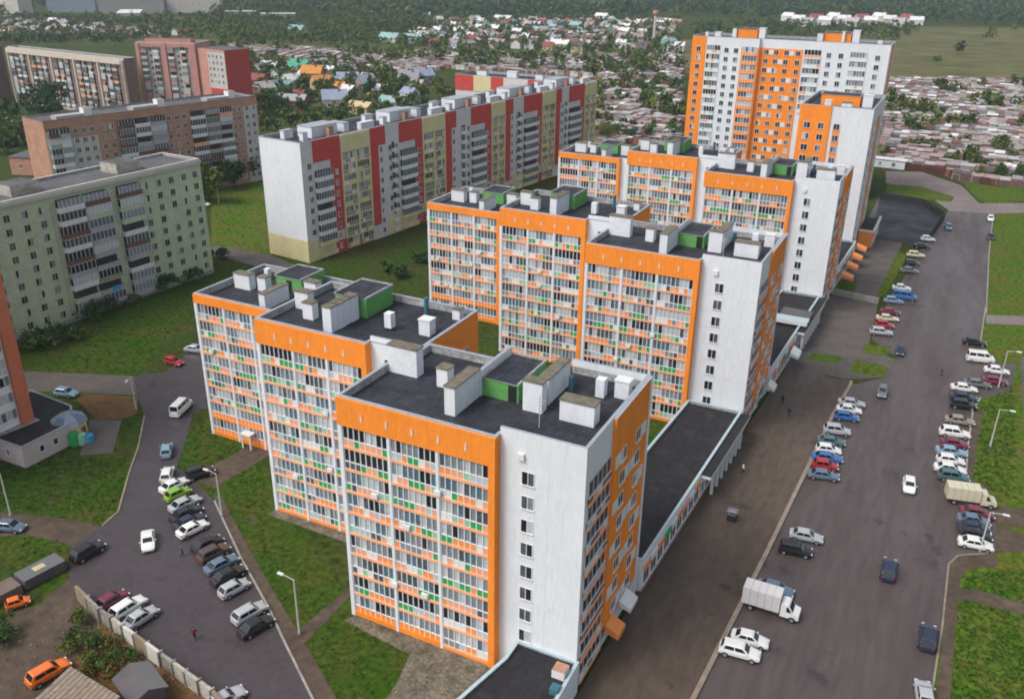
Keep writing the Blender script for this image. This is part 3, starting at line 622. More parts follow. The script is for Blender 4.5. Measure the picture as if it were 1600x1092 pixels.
def red_block():
    fr = FR(-114.9, 104.56, 83.13); ln, dp, H = 147.0, 14.2, 30.0
    rt = thing('apartment_building', 'long ten storey block striped red, yellow and grey, with a blank white end wall', 'apartment building', (-114.9, 104.56, 0))
    # u starts 4 m before the corner seen nearest
    base = FR(*fr.p(-4.0, 0, 0)[:2], 83.13)
    block(rt, rot_block(base, ln, dp), 0, 29.2, H, ['grey_plaster', 'yellow_plaster', 'grey_plaster', 'white_plaster'], capk='cap_metal')
    F = Fac(rt, 41); zc = [1.9 + 2.75 * i for i in range(10)]
    fe = FR(*base.p(0, -dp, 0)[:2], 83.13 - 90); mb = MB(); mb.fbox(fe, .0, dp, .01, .06, 0, 5.6, 'yellow_plaster'); mb.build('base_cladding', rt)
    def clad(a, b, z0, z1, k, n=.15, name='cladding'): mb = MB(); mb.fbox(fr, a, b, .01, n, z0, z1, k); mb.build(name, rt)
    seq = [(-.1, 5.8, 9.3, 20.1, 26.4), (32.2, 39.0, 41.9, 52.2, 57.9), (65.4, 72.7, 75.8, 83.3, 88.2), (94.6, 103.1, 105.6, 114.2, 118.6), (123.7, 132.1, 134.6, 143.0, 143.0)]
    start = [-4.0, 26.4, 57.9, 88.2, 118.6]
    for (a, b, c, d, e), s0 in zip(seq, start):
        clad(a, c, 24.6, 29.9, 'red_plaster', .2); clad(b, c, 6.0, 24.59, 'red_plaster', .2)
        clad(c, d, 25.6, 29.9, 'yellow_plaster', .5); clad(d, e, 25.2, 29.9, 'red_plaster', .2) if e > d else None
        if e > d: clad(d, d + 3.4, 4.0, 25.19, 'red_plaster', .2)
        clad(s0 + .02, b - .02, .0, 5.4, 'yellow_plaster', .08); clad(b, d, 0, 3.2, 'red_plaster', .1)
        clad((c + d) / 2 - .35, (c + d) / 2 + .35, 3.3, 25.59, 'yellow_plaster', .5, 'pilaster'); clad(c, c + .5, 3.3, 25.59, 'yellow_plaster', .52, 'pilaster'); clad(d - .5, d, 3.3, 25.59, 'yellow_plaster', .52, 'pilaster')
        for i in reversed(range(9)):
            z = zc[i]
            F.loggia(fr, c + .51, (c + d) / 2 - .36, z - 1.4, z + 1.35, 5, band='yellow_plaster', pal=(['yellow_plaster', 'panel_white', 'glass_grey'], [2.5, 1.2, 3]), n=.25, frame='yellow_plaster')
            F.loggia(fr, (c + d) / 2 + .36, d - .51, z - 1.4, z + 1.35, 5, band='yellow_plaster', pal=(['yellow_plaster', 'panel_white', 'glass_grey'], [2.5, 1.2, 3]), n=.25, frame='yellow_plaster')
            if i < 8:
                F.window(fr, (b + c) / 2, z, 1.0, 1.3, n=.2)
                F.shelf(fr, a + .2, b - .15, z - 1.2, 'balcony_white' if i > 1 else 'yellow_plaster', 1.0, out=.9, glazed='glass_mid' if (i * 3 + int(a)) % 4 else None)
            F.window(fr, a - 1.4, z, 1.3, 1.4)
            if e > d: F.window(fr, d + 4.6, z, 1.1, 1.4)
            if a - s0 > 4: F.window(fr, a - 3.9, z, 1.3, 1.4); 
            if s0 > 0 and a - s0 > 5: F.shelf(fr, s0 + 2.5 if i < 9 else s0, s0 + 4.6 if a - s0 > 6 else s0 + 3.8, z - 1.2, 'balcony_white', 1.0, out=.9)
    F.finish()
    # roof houses and vents
    def rv(u, n, w, d, h, **k):
        mb = MB(); mb.fbox(fr, u, u + w, n - d, n, 29.202, 29.2 + h, k.get('wall', 'white_plaster'), back=True); o = mb.build('vent_shaft', rt)
        m2 = MB(); m2.fbox(fr, u - .1, u + w + .1, n - d - .1, n + .1, 29.2 + h, 29.35 + h, k.get('cap', 'cap_metal'), back=True); m2.build('vent_cap', o)
    rng = random.Random(5)
    for k in range(5):
        u0 = -1 + 29.5 * k
        rv(u0 + 6, -5, 9, 5, 2.6, cap='cap_metal'); rv(u0 + 2, -4, 1.6, 1.3, 1.9); rv(u0 + 17, -4.5, 1.8, 5, 2.2); rv(u0 + 22, -3.2, 5.0, 1.4, 1.7, cap='panel_white'); rv(u0 + 10, -3, 1.6, 1.0, 2.4, wall='brick', cap='vent_cap'); rv(u0 + 1, -9.5, 3.0, 1.4, 2.0)
red_block()


def far_wing():
    fr = FR(-147.2, 229.5, 0); rt = thing('apartment_building', 'block with red and yellow roof band behind the far end of the striped block', 'apartment building', (-147.2, 229.5, 0))
    block(rt, rot_block(fr, 40, 14), 0, 30.2, 31, 'grey_plaster'); F = Fac(rt, 43)
    for a, b, k in ((0, 7.6, 'red_plaster'), (7.8, 15, 'yellow_plaster'), (15.2, 20, 'red_plaster'), (30, 36, 'red_plaster')): mb = MB(); mb.fbox(fr, a, b, .01, .2, 25.5, 30.9, k); mb.build('cladding', rt)
    for i in (8, 7, 6, 5, 4, 3):
        for u in (2, 5.5, 17, 21, 25, 29, 33, 37): F.window(fr, u, 1.9 + 2.75 * i - (.8 if i == 8 else 0), 1.3, 1.3, n=.0 if i < 8 else .2)
    vent(rt, -140, -136, 233, 235, 30.2, 2.2); vent(rt, -128, -124, 234, 236, 30.2, 2.4, cap='panel_white'); vent(rt, -116, -113, 233, 235, 30.2, 2.2)
    F.finish()
far_wing()


# ------------------------------------------------------------------ older blocks on the left
def old_block(name, label, fr, ln, dp, H, wall, floors, z0, fh, cols, seed, roofk='roof_slate', edges=None, capk='pale_slab', cat='apartment building', wf='frame_white'):
    rt = thing(name, label, cat, fr.p(0, 0, 0))
    block(rt, rot_block(fr, ln, dp), 0, H - .55, H, edges or wall, roofk, capk=capk, th=.5)
    F = Fac(rt, seed); rng = F.rng
    for i in reversed(range(floors)):
        z = z0 + fh * i
        for c in cols:
            if c[0] == 'w': F.window(fr, c[1], z, 1.25, 1.35, panes=2, k=wf)
            elif c[0] == 'b':
                a, b, pal = c[1], c[2], c[3]
                k = rng.choices(pal[0], pal[1])[0]
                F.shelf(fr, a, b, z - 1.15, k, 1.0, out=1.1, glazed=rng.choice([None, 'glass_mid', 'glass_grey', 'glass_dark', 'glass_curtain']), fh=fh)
    return rt, F


PG = (['balcony_grey', 'balcony_white', 'balcony_brown', 'balcony_green', 'green_facade'], [3.4, 3, 1.6, 1.6, 3])
G_DEG = math.degrees(math.atan2(46, 3.2)); gfr = FR(-137.4, -5, G_DEG)
gc = []
for u in (1.5, 5, 8.5, 31, 34.5, 38, 41.8, 45.5, 49.0, 73.5, 77.0, 80.5, 84.0, 87.2): gc.append(('w', u))
for a, b in ((11.5, 17.4), (17.5, 23.4), (24.0, 29.0), (52.0, 57.8), (58.0, 63.8), (66.0, 71.8)): gc.append(('b', a, b, PG))
gc.sort(key=lambda c: -c[1])
rt, F = old_block('apartment_building', 'pale green panel block of nine storeys with grey balconies, above a hedge and lawn', gfr, 89.0, 12.5, 27.7, 'green_facade', 9, 2.4, 2.75, gc, 51, wf='green_facade')
o = MB(); o.fbox(gfr, 60.5, 62.6, 1.12, 1.2, 4.1, 5.2, 'balcony_blue'); o.build('awning', rt)
# panel joints and roof house
for u in (10.2, 30.0, 51.0, 72.4): m_ = MB(); m_.fbox(gfr, u - .05, u + .05, .005, .03, .5, 27.0, 'concrete'); m_.build('panel_joint', rt)
for u in (18, 46, 70): m_ = MB(); m_.fbox(gfr, u, u + 6, -9.5, -4.0, 27.16, 29.3, 'pale_concrete', 'roof_slate', back=True); m_.build('roof_house', rt)
m_ = MB(); m_.fbox(gfr, 0, 89, .01, .5, 26.7, 27.5, 'pale_slab', 'concrete'); m_.build('eaves', rt)
m_ = MB(); m_.fbox(gfr, 0, 89, .01, .12, 0, .9, 'concrete'); m_.build('plinth', rt)
F.finish()

PB = (['balcony_grey', 'balcony_white', 'balcony_brown', 'panel_salmon'], [3, 3, 1, .4])
bfr = FR(-202.2, 97.2, 76.7); bc = []
for u in (8.6, 11.0, 13.4, 16.6, 19.2, 37.6, 40.2, 42.8, 60.6, 62.6, 65.6, 68.0): bc.append(('w', u))
for a, b in ((.6, 3.5), (3.7, 6.6), (21.0, 25.8), (26.0, 30.8), (31.0, 36.0), (44.8, 49.6), (49.8, 54.6), (54.8, 59.4)): bc.append(('b', a, b, PB))
bc.sort(key=lambda c: -c[1])
rt, F = old_block('apartment_building', 'brown brick block with white and grey balconies behind the green panel block', bfr, 69.8, 13, 28, 'brick', 9, 2.4, 2.75, bc, 52, roofk='roof_slate', capk='roof_slate')
m_ = MB(); m_.fbox(bfr, .2, 6.9, .01, .08, 0, 25, 'panel_white'); m_.build('cladding', rt)
m_ = MB(); m_.fbox(bfr, 7.2, 14.8, .01, .02, 0, 22.5, 'pale_slab'); m_.build('cladding', rt)
m_ = MB(); m_.fbox(bfr, 64.2, 69.4, .01, .02, 0, 25, 'pale_slab'); m_.build('cladding', rt)
for u in (5, 28, 53): m_ = MB(); m_.fbox(bfr, u, u + 8.0, -6.0, -2.5, 27.46, 28.5, 'roof_pale', back=True); m_.fbox(bfr, u + 8.01, u + 10.4, -5.0, -2.5, 27.46, 30.0, 'panel_white', 'roof_pink', back=True); m_.build('roof_house', rt)
F.finish()

PE = (['balcony_brown', 'pale_slab', 'balcony_white', 'panel_salmon', 'balcony_grey'], [3, 3, 2, 1.4, 2])
efr = FR(-409, 235.6, -5.27); ec = []
for s_ in range(5):
    b0 = 1.0 + 18.1 * s_
    ec += [('b', b0 + 1.0, b0 + 4.0, PE), ('b', b0 + 5.6, b0 + 8.6, PE), ('b', b0 + 10.0, b0 + 13.0, PE), ('w', b0 + 14.6)]
rt, F = old_block('apartment_building', 'long cream nine storey block with brown joints, left of the red brick tower', efr, 91.0, 6, 27, 'beige_facade', 8, 3.4, 2.75, ec, 53, edges=['beige_facade', 'brown_facade', 'beige_facade', 'brown_facade'], roofk='roof_slate')
for s_ in range(6): m_ = MB(); m_.fbox(efr, .01 + 18.1 * s_, .9 + 18.1 * s_ if s_ < 5 else 90.98, .01, 1.3, 0, 26.2, 'beige_facade'); m_.build('pilaster', rt)
m_ = MB(); m_.fbox(efr, .9, 90, 1.31, 1.45, 24.4, 26.7, 'beige_facade'); m_.build('eaves_band', rt)
for s_ in range(5): m_ = MB(); m_.fbox(efr, 14.9 + 18.1 * s_, 16.8 + 18.1 * s_, .02, .6, 0, 24.3, 'brown_facade'); m_.build('stair_joint', rt)
F.finish()
# a darker block end to its left
dfr = FR(-452, 219, 10)
rt, F = old_block('apartment_building', 'grey block end at the left edge beside the cream long block', dfr, 38, 13, 27, 'grey_plaster', 8, 3, 2.8, [('w', 22), ('w', 26), ('w', 30), ('w', 34)], 54, edges=['brown_facade', 'brown_facade', 'grey_plaster', 'grey_plaster'])
F.finish()

PT = (['tower_brick', 'pale_slab', 'panel_white'], [3, 3, 2])
tfr = FR(-322.8, 239.5, 21.4)
rt, F = old_block('apartment_tower', 'red and white brick tower block beside the cream long block', tfr, 28.4, 16, 33, 'pale_slab', 11, 2.4, 2.75, [('b', 2.0, 4.8, PT), ('w', 6.5), ('b', 8.0, 10.6, PT), ('b', 15.0, 17.8, PT), ('w', 19.5), ('b', 21, 23.6, PT)], 55, edges=['pale_slab', 'tower_brick', 'pale_slab', 'tower_brick'], cat='apartment tower')
for a, b in ((0, 1.6), (12.2, 14.4), (25.4, 28.4)): m_ = MB(); m_.fbox(tfr, a, b, .01, 1.3, 0, 32.9, 'tower_brick'); m_.build('pilaster', rt)
m_ = MB(); m_.fbox(tfr, 1.61, 12.19, .01, .9, 31, 32.8, 'tower_brick'); m_.fbox(tfr, 14.41, 25.39, .01, .9, 31, 32.8, 'tower_brick'); m_.build('cornice_panel', rt)
m_ = MB(); m_.fbox(tfr, 3, 25, -8, -3, 32.46, 34.3, 'tower_brick', 'roof_red', back=True); m_.build('roof_house', rt)
q1 = tfr.p(28.6, 0, 0); t2 = FR(q1[0], q1[1], -7)
m_ = MB(); P_ = rot_block(t2, 19, 14); m_.prism(P_, 0, 31, ['tower_brick', 'red_plaster', 'pale_slab', 'pale_slab'], 'roof_slate'); m_.build('wall', rt)
for i in range(5):
    for u in (8.5, 11, 13.5, 16.5): F.window(t2, u, 28 - 2.75 * i, 1.2, 1.3, n=.1)
m_ = MB(); m_.fbox(t2, 7.2, 18.9, .01, .09, 14, 29.8, 'pale_slab'); m_.build('cladding', rt)
m_ = MB(); m_.fbox(t2, 7.2, 18.9, .01, .12, 0, 13.99, 'red_plaster'); m_.build('cladding', rt)
F.finish()


# tall block at the left edge with the flat roofed annex
def left_tower():
    rt = thing('apartment_tower', 'white tower with orange brick corner strips at the left picture edge', 'apartment tower', (-98, -12, 0))
    fr = FR(-98, -12, 90); block(rt, rot_block(fr, 21.4, 14), 0, 33, 34, 'orange_brick'); F = Fac(rt, 61)
    for a, b in ((0, 2.2), (12.9, 14.8), (19.4, 21.4)): m = MB(); m.fbox(fr, a, b, .01, 1.3, 0, 33.5, 'orange_brick'); m.build('pilaster', rt)
    for i in range(11):
        for a, b in ((2.25, 12.85), (14.85, 19.35)): F.loggia(fr, a, b, 1.0 + 2.8 * i, 3.75 + 2.8 * i, int((b - a) / .8), band='panel_white', pal=(['panel_white', 'panel_ice'], [6, 1]), n=.5, rail=1.15)
    F.finish()
    an = thing('annex_building', 'flat black roofed annex with pale pink walls at the foot of the left tower', 'annex', (-97.9, 2.7, 0))
    P = [(-97.6, 2.7), (-91, 2.7), (-91, 11.5), (-95.9, 15.5), (-106.5, 16.2), (-106.5, 9.6), (-96.55, 9.6)]
    block(an, P, 0, 3.4, 3.55, 'annex_wall', 'bitumen_low', th=.25)
    F = Fac(an, 62); f1 = FR(-91, 2.7, 90)
    for u in (3.2, 5.6): F.window(f1, u, 1.9, .8, 1.0, panes=1, glass='glass_dark')
    F.window(FR(-97.6, 2.7, 0), 3.2, 1.9, .9, 1.1, panes=1); F.finish()
left_tower()

# small buildings near the old blocks
def hut(name, label, fr, ln, dp, h, wall, roof, cat='building', gable=0.0, windows=()):
    rt = thing(name, label, cat, fr.p(0, 0, 0)); P = rot_block(fr, ln, dp)
    m = MB(); m.prism(P, 0, h, wall, roof); m.build('wall', rt)
    r = MB()
    if gable:
        e = .4; A = [fr.p(-e, e, h), fr.p(ln + e, e, h), fr.p(ln + e, -dp - e, h), fr.p(-e, -dp - e, h)]; r0, r1 = fr.p(-e, -dp / 2, h + gable), fr.p(ln + e, -dp / 2, h + gable)
        r.face([A[0], A[1], r1, r0], roof); r.face([A[2], A[3], r0, r1], roof); r.face([A[3], A[0], r0], wall); r.face([A[1], A[2], r1], wall); r.build('roof', rt)
    else:
        r.fbox(fr, -.3, ln + .3, -dp - .3, .3, h + .01, h + .25, roof, back=True); r.build('roof', rt)
    F = Fac(rt, int(ln * 100))
    for u in windows: F.window(fr, u, h * .5, 1.2, 1.2)
    F.finish(); return rt
a_ = at(15, 255, 4); hut('utility_building', 'low brick utility building with a flat roof left of the brown brick block', FR(a_.x, a_.y, 20), 22, 12, 6, 'brick', 'roof_slate', windows=(4, 9, 14))
a_ = at(0, 285, 4); hut('shed', 'low building with a bright teal roof behind the green panel block', FR(a_.x - 6, a_.y - 8, 14), 22, 9, 3.2, 'pale_slab', 'roof_green', cat='shed')
a_ = at(1382, 262); hut('kiosk', 'small white kiosk at the edge of the garage rows beside the tower', FR(a_.x - 5, a_.y, -4), 12, 4, 3, 'white_plaster', 'roof_white', cat='kiosk', windows=(3, 8))
a_ = at(5, 22); hut('apartment_building', 'white building with a teal roof in the top left corner', FR(a_.x - 25, a_.y, 10), 45, 22, 17, 'wall_pale', 'roof_teal', windows=(26, 32, 38))
for (x0, x1, y, h, wk, rk, lb) in ((75, 150, 20, 14, 'roof_blue', 'roof_grey', 'blue grey industrial hall on the far skyline, leftmost of the large halls'), (155, 258, 22, 17, 'wall_grey', 'roof_pale', 'long grey industrial hall with a pale roof edge on the far left'),
                                  (262, 345, 21, 20, 'wall_pale', 'roof_white', 'pale industrial hall with a white front right of the grey hall'), (352, 400, 28, 7, 'wall_grey', 'roof_white', 'low warehouse with a thin white roof, left one of two beyond the old town'), (408, 462, 32, 7, 'wall_grey', 'roof_white', 'low warehouse with a thin white roof, right one of two beyond the old town')):
    A, B = at(x0, y), at(x1, y); hut('industrial_hall', lb, FR(A.x, A.y, math.degrees(math.atan2(B.y - A.y, B.x - A.x))), (B - A).length, 40 if h > 10 else 14, h, wk, rk, cat='industrial hall', windows=[(B - A).length * k / 8 for k in range(1, 8)])
hut('industrial_hall', 'lower pale hall in front of the grey industrial hall', FR(at(190, 27).x, at(190, 27).y, -45), 70, 24, 8, 'roof_pale', 'roof_white', cat='industrial hall')


# ------------------------------------------------------------------ ground
sheet('ground', [(-6000, -400), (3000, -400), (3000, 9000), (-6000, 9000)], 0, 'grass')
sheet('meadow', px((1420, 42), (1700, 46), (1760, 150), (1600, 129), (1398, 125)), .10, 'meadow')
sheet('field', px((1180, 66), (1400, 46), (1420, 42), (1398, 125), (1380, 260), (1062, 110), (1060, 62)), .10, 'meadow')
sheet('field', px((480, 3), (1100, 2), (1300, 8), (1120, 14), (760, 14), (520, 12)), .12, 'dry_field')
sheet('field', px((560, 22), (900, 20), (960, 30), (720, 46), (560, 44)), .12, 'dry_field')
sheet('old_town_ground', px((-60, 30), (480, 26), (640, 60), (1062, 66), (1064, 88), (600, 82), (350, 70), (-60, 74)), .10, 'garden_soil')
sheet('garden_ground', px((350, 92), (620, 118), (716, 150), (400, 215), (345, 160)), .10, 'garden_soil')
sheet('garage_ground', px((340, 70), (600, 80), (1066, 86), (1066, 226), (930, 236), (925, 120), (700, 108), (560, 132), (345, 100)), .14, 'lane_dirt')
sheet('garage_ground', px((1376, 124), (1700, 128), (1800, 330), (1560, 289), (1500, 286), (1462, 270), (1376, 258)), .14, 'lane_dirt')
sheet('lawn', [(-96, 22), (-128, 85), (-142, 36), (-110, 20)], .02, 'lawn')
sheet('lawn', px((330, 300), (420, 250), (425, 400), (410, 402), (330, 392)), .02, 'bright_lawn')
sheet('lawn', [(-80, -12), (-26, -22), (12, -22), (-2, 0), (-28, 0), (-50, 12), (-60, 20), (-78, 30)], .02, 'lawn')
sheet('lawn', [(33, -30), (60, -30), (60, 260), (36, 260)], .02, 'bright_lawn')
sheet('yard_ground', [(-52, 27.7), (-26, 27.7), (-26, 18), (0, 18), (0, 63), (-26, 63), (-50, 75), (-74, 88), (-84, 60)], .02, 'lawn')
sheet('path', px((318, 392), (345, 402), (415, 420), (300, 470), (335, 545), (352, 548), (322, 460), (470, 418), (420, 398), (340, 384)), .035, 'grey_paving')
sheet('road', px((208, 588), (262, 580), (285, 560), (300, 536), (345, 528), (352, 560), (330, 638), (303, 642), (290, 690), (276, 730), (302, 748), (335, 783), (376, 871), (423, 956), (443, 1000), (505, 1125), (300, 1140), (330, 1094), (275, 1045), (215, 1000), (150, 955), (122, 930), (108, 900), (112, 852), (160, 822), (185, 800), (203, 735), (216, 700), (226, 650), (215, 618)), .05, 'asphalt_yard')
sheet('road', px((-60, 582), (40, 580), (214, 588), (216, 618), (110, 612), (-60, 612)), .046, 'grey_paving')
sheet('pavement', px((335, 770), (350, 783), (392, 862), (446, 955), (480, 1010), (545, 1125), (505, 1125), (443, 1000), (423, 956), (376, 871), (335, 783)), .055, 'earth')
sheet('path', px((296, 748), (335, 762), (430, 706), (408, 688), (392, 694)), .04, 'earth')
sheet('path', px((448, 1000), (560, 905), (566, 912), (470, 1012)), .04, 'earth')
sheet('playground', px((110, 614), (216, 620), (214, 646), (190, 656), (150, 656)), .04, 'orange_soil')
sheet('playground', px((140, 656), (190, 657), (176, 708), (125, 712)), .04, 'grey_paving')
sheet('path', px((0, 800), (90, 808), (160, 822), (112, 852), (40, 835), (0, 838)), .035, 'earth')
sheet('dirt_track', px((-60, 985), (60, 945), (112, 900), (124, 934), (158, 962), (130, 1010), (62, 1130), (-120, 1160)), .04, 'earth')
sheet('dirt_yard', px((158, 962), (215, 1003), (330, 1094), (310, 1150), (40, 1160), (128, 1012)), .036, 'orange_soil')
sheet('pavement', [(-27.5, -.8), (-28.2, -2.6), (-9.5, -3.4), (-9.3, -14.5), (-12.8, -16), (-18, -6), (-20, -3.8), (-28.4, -2.6)][0:1] + [(-28.4, -2.4), (-18.5, -3.6), (-17.5, -7.5), (-15.5, -22), (-9.4, -22), (-9.4, -3), (-9.2, -.8)], .045, 'stone_strip')
sheet('pavement', [(-50.6, 11.8), (-50.8, 10.2), (-28.3, 9.8), (-28.3, 11.8)], .045, 'stone_strip')
sheet('verge', px((1472, 985), (1483, 886), (1498, 870), (1556, 865), (1560, 884), (1512, 890), (1500, 905), (1492, 985), (1484, 1110), (1462, 1110)), .06, 'earth')
sheet('verge', px((1509, 748), (1512, 700), (1520, 642), (1536, 642), (1526, 700), (1520, 752)), .06, 'earth')
# street side
KERB_L = [(9.0, -40), (11.6, 5), (13.1, 34.4), (14.9, 78), (16.0, 92)]
sheet('plaza', [(.3, -40)] + KERB_L + [(15.8, 93.5), (4.0, 93.5), (2.6, 63), (.6, 18)], .16, 'brown_paving')
sheet('road', [(9.0, -40), (11.6, 5), (13.1, 34.4), (14.9, 78), (16.0, 92)] + px((1383, 590), (1402, 560), (1362, 530), (1372, 500), (1402, 452), (1440, 388), (1474, 345), (1484, 322)) + px((1552, 333), (1545, 400), (1540, 480), (1532, 540), (1552, 566), (1590, 570), (1576, 612), (1532, 622), (1520, 642), (1512, 700), (1509, 745), (1542, 762), (1556, 790), (1556, 862), (1497, 866), (1482, 880), (1472, 980)) + [(33.2, 0), (32, -40)], .05, 'asphalt')
sheet('road', px((1384, 268), (1440, 269), (1502, 290), (1530, 318), (1700, 318), (1700, 331), (1552, 334), (1484, 330), (1440, 300), (1384, 286)), .054, 'pink_road')
sheet('path', px((1540, 492), (1700, 498), (1700, 512), (1541, 506)), .05, 'pink_road')
sheet('path', px((1553, 792), (1640, 796), (1640, 826), (1556, 822)), .056, 'earth')
sheet('path', px((1556, 822), (1660, 850), (1660, 862), (1556, 862)), .052, 'earth')
sheet('path', px((1476, 918), (1530, 922), (1660, 960), (1660, 978), (1520, 940), (1474, 934)), .052, 'earth')
sheet('road', [(44.2, 40), (54, 40), (54, 150), (44.2, 120)], .05, 'asphalt')
sheet('yard', px((1270, 582), (1283, 545), (1308, 462), (1372, 474), (1356, 545), (1400, 562), (1383, 590), (1345, 592), (1320, 592)), .052, 'grey_paving')
sheet('yard', px((1308, 458), (1322, 432), (1352, 372), (1410, 380), (1372, 470)), .056, 'grey_paving')
sheet('yard', px((1374, 310), (1440, 320), (1470, 334), (1476, 344), (1440, 388), (1410, 380), (1352, 372), (1366, 350)), .06, 'asphalt_dark')
sheet('yard', [(3, 93.4), (11, 93.4), (10, 112), (7, 141), (3, 141)], .048, 'grey_paving')
sheet('yard', [(4.8, 141), (8, 141), (10, 160), (11, 200), (12, 246), (4.8, 246)], .049, 'grey_paving')
for q in ([(1268, 552), (1316, 558), (1312, 568), (1262, 562)], [(1336, 562), (1388, 574), (1380, 590), (1328, 582)], [(1352, 538), (1392, 542), (1386, 556), (1345, 552)], [(1384, 462), (1418, 398), (1402, 394), (1368, 466)], [(1312, 436), (1340, 440), (1335, 456), (1304, 452)]):
    sheet('grass_strip', px(*q), .075, 'bright_lawn')
sheet('grass_strip', px((1386, 288), (1440, 292), (1492, 308), (1486, 316), (1384, 306)), .075, 'bright_lawn')
sheet('grass_strip', px((1500, 284), (1560, 292), (1700, 300), (1700, 316), (1530, 314)), .075, 'bright_lawn')


def ribbon(name, pts, wd, z0, z1, k, kind='structure'):
    mb = MB()
    for a, b in zip(pts, pts[1:]):
        f = FR(a[0], a[1], math.degrees(math.atan2(b[1] - a[1], b[0] - a[0]))); L = math.hypot(b[0] - a[0], b[1] - a[1])
        mb.fbox(f, 0, L - .01, -wd / 2, wd / 2, z0, z1, k, back=True)
    return mb.build(name, kind=kind)
ribbon('kerb', KERB_L + [(15.8, 93.5)], .55, 0, .30, 'kerb_stone')
ribbon('kerb', px((335, 783), (376, 871), (423, 956), (443, 1000), (505, 1125)), .25, 0, .17, 'concrete')
ribbon('kerb', [(32.2, -38), (33.4, 0)] + px((1472, 980), (1482, 882), (1497, 868), (1554, 864)), .22, 0, .12, 'kerb_stone')
ribbon('kerb', px((1509, 745), (1512, 700), (1520, 642), (1532, 622)), .25, 0, .17, 'concrete')
ribbon('kerb', px((1531, 540), (1540, 480)), .25, 0, .17, 'concrete'); ribbon('kerb', px((1541, 490), (1545, 400), (1552, 335)), .25, 0, .17, 'concrete')
ribbon('kerb', px((203, 735), (185, 800), (160, 822)), .25, 0, .17, 'kerb_stone'); ribbon('kerb', px((226, 650), (216, 700), (203, 735)), .25, 0, .17, 'kerb_stone')
ribbon('kerb', px((345, 528), (330, 638)), .25, 0, .15, 'concrete')
# paving joints of the plaza are real grooves too small to see; its steps are one kerb high


def wall_thing(name, label, cat, pts, wd, h, k, post=None, step=2.5, top=None):
    rt = thing(name, label, cat, (pts[0][0], pts[0][1], 0)); rng = random.Random(len(label))
    for a, b in zip(pts, pts[1:]):
        f = FR(a[0], a[1], math.degrees(math.atan2(b[1] - a[1], b[0] - a[0]))); L = math.hypot(b[0] - a[0], b[1] - a[1]); n = max(1, int(round(L / step)))
        for i in range(n):
            mb = MB(); j = rng.uniform(-.11, .11) if post == 'concrete' else 0
            mb.fbox(f, L * i / n + .02, L * (i + 1) / n - (.16 if post else 0), -wd / 2 + j, wd / 2 + j, 0, h + j * 1.6, rng.choice([k, k, 'dirty_concrete', 'wall_pale', 'wood']) if post == 'concrete' else k, top, back=True); mb.build('panel', rt)
            if post: p = MB(); p.fbox(f, L * (i + 1) / n - .15, L * (i + 1) / n + .01, -wd, wd, 0, h + .12, post, back=True); p.build('post', rt)
    return rt
wall_thing('concrete_fence', 'weathered pale concrete panel fence between the yard parking and the sheds', 'fence', px((124, 936), (160, 972), (215, 1012), (275, 1056), (335, 1100), (352, 1120)), .35, 2.0, 'pale_concrete', 'concrete', 2.6)
wall_thing('garage_fence', 'dark rust red fence along the near edge of the garage rows', 'fence', px((1376, 260), (1462, 272), (1532, 287), (1545, 289)), .3, 2.4, 'rust_fence', None, 6)
wall_thing('retaining_wall', 'pale grey retaining wall across the forecourt between the two far orange houses', 'wall', px((1300, 460), (1372, 475)), .5, 1.4, 'concrete', None, 3)
wall_thing('lot_fence', 'dark fence around the black asphalt lot beside the tower', 'fence', px((1374, 310), (1440, 320), (1474, 341), (1452, 374)), .12, 2.0, 'dark_metal', 'dark_metal', 3)


# ------------------------------------------------------------------ vehicles
def loft(mb, stations, k, shape):
    rings = []
    for st in stations: rings.append([(st[0], y, z) for y, z in shape(*st[1:])])
    for a, b in zip(rings, rings[1:]):
        for i in range(len(a) - 1): mb.face([a[i], b[i], b[i + 1], a[i + 1]], k)
    mb.face(rings[0], k); mb.face(rings[-1][::-1], k)


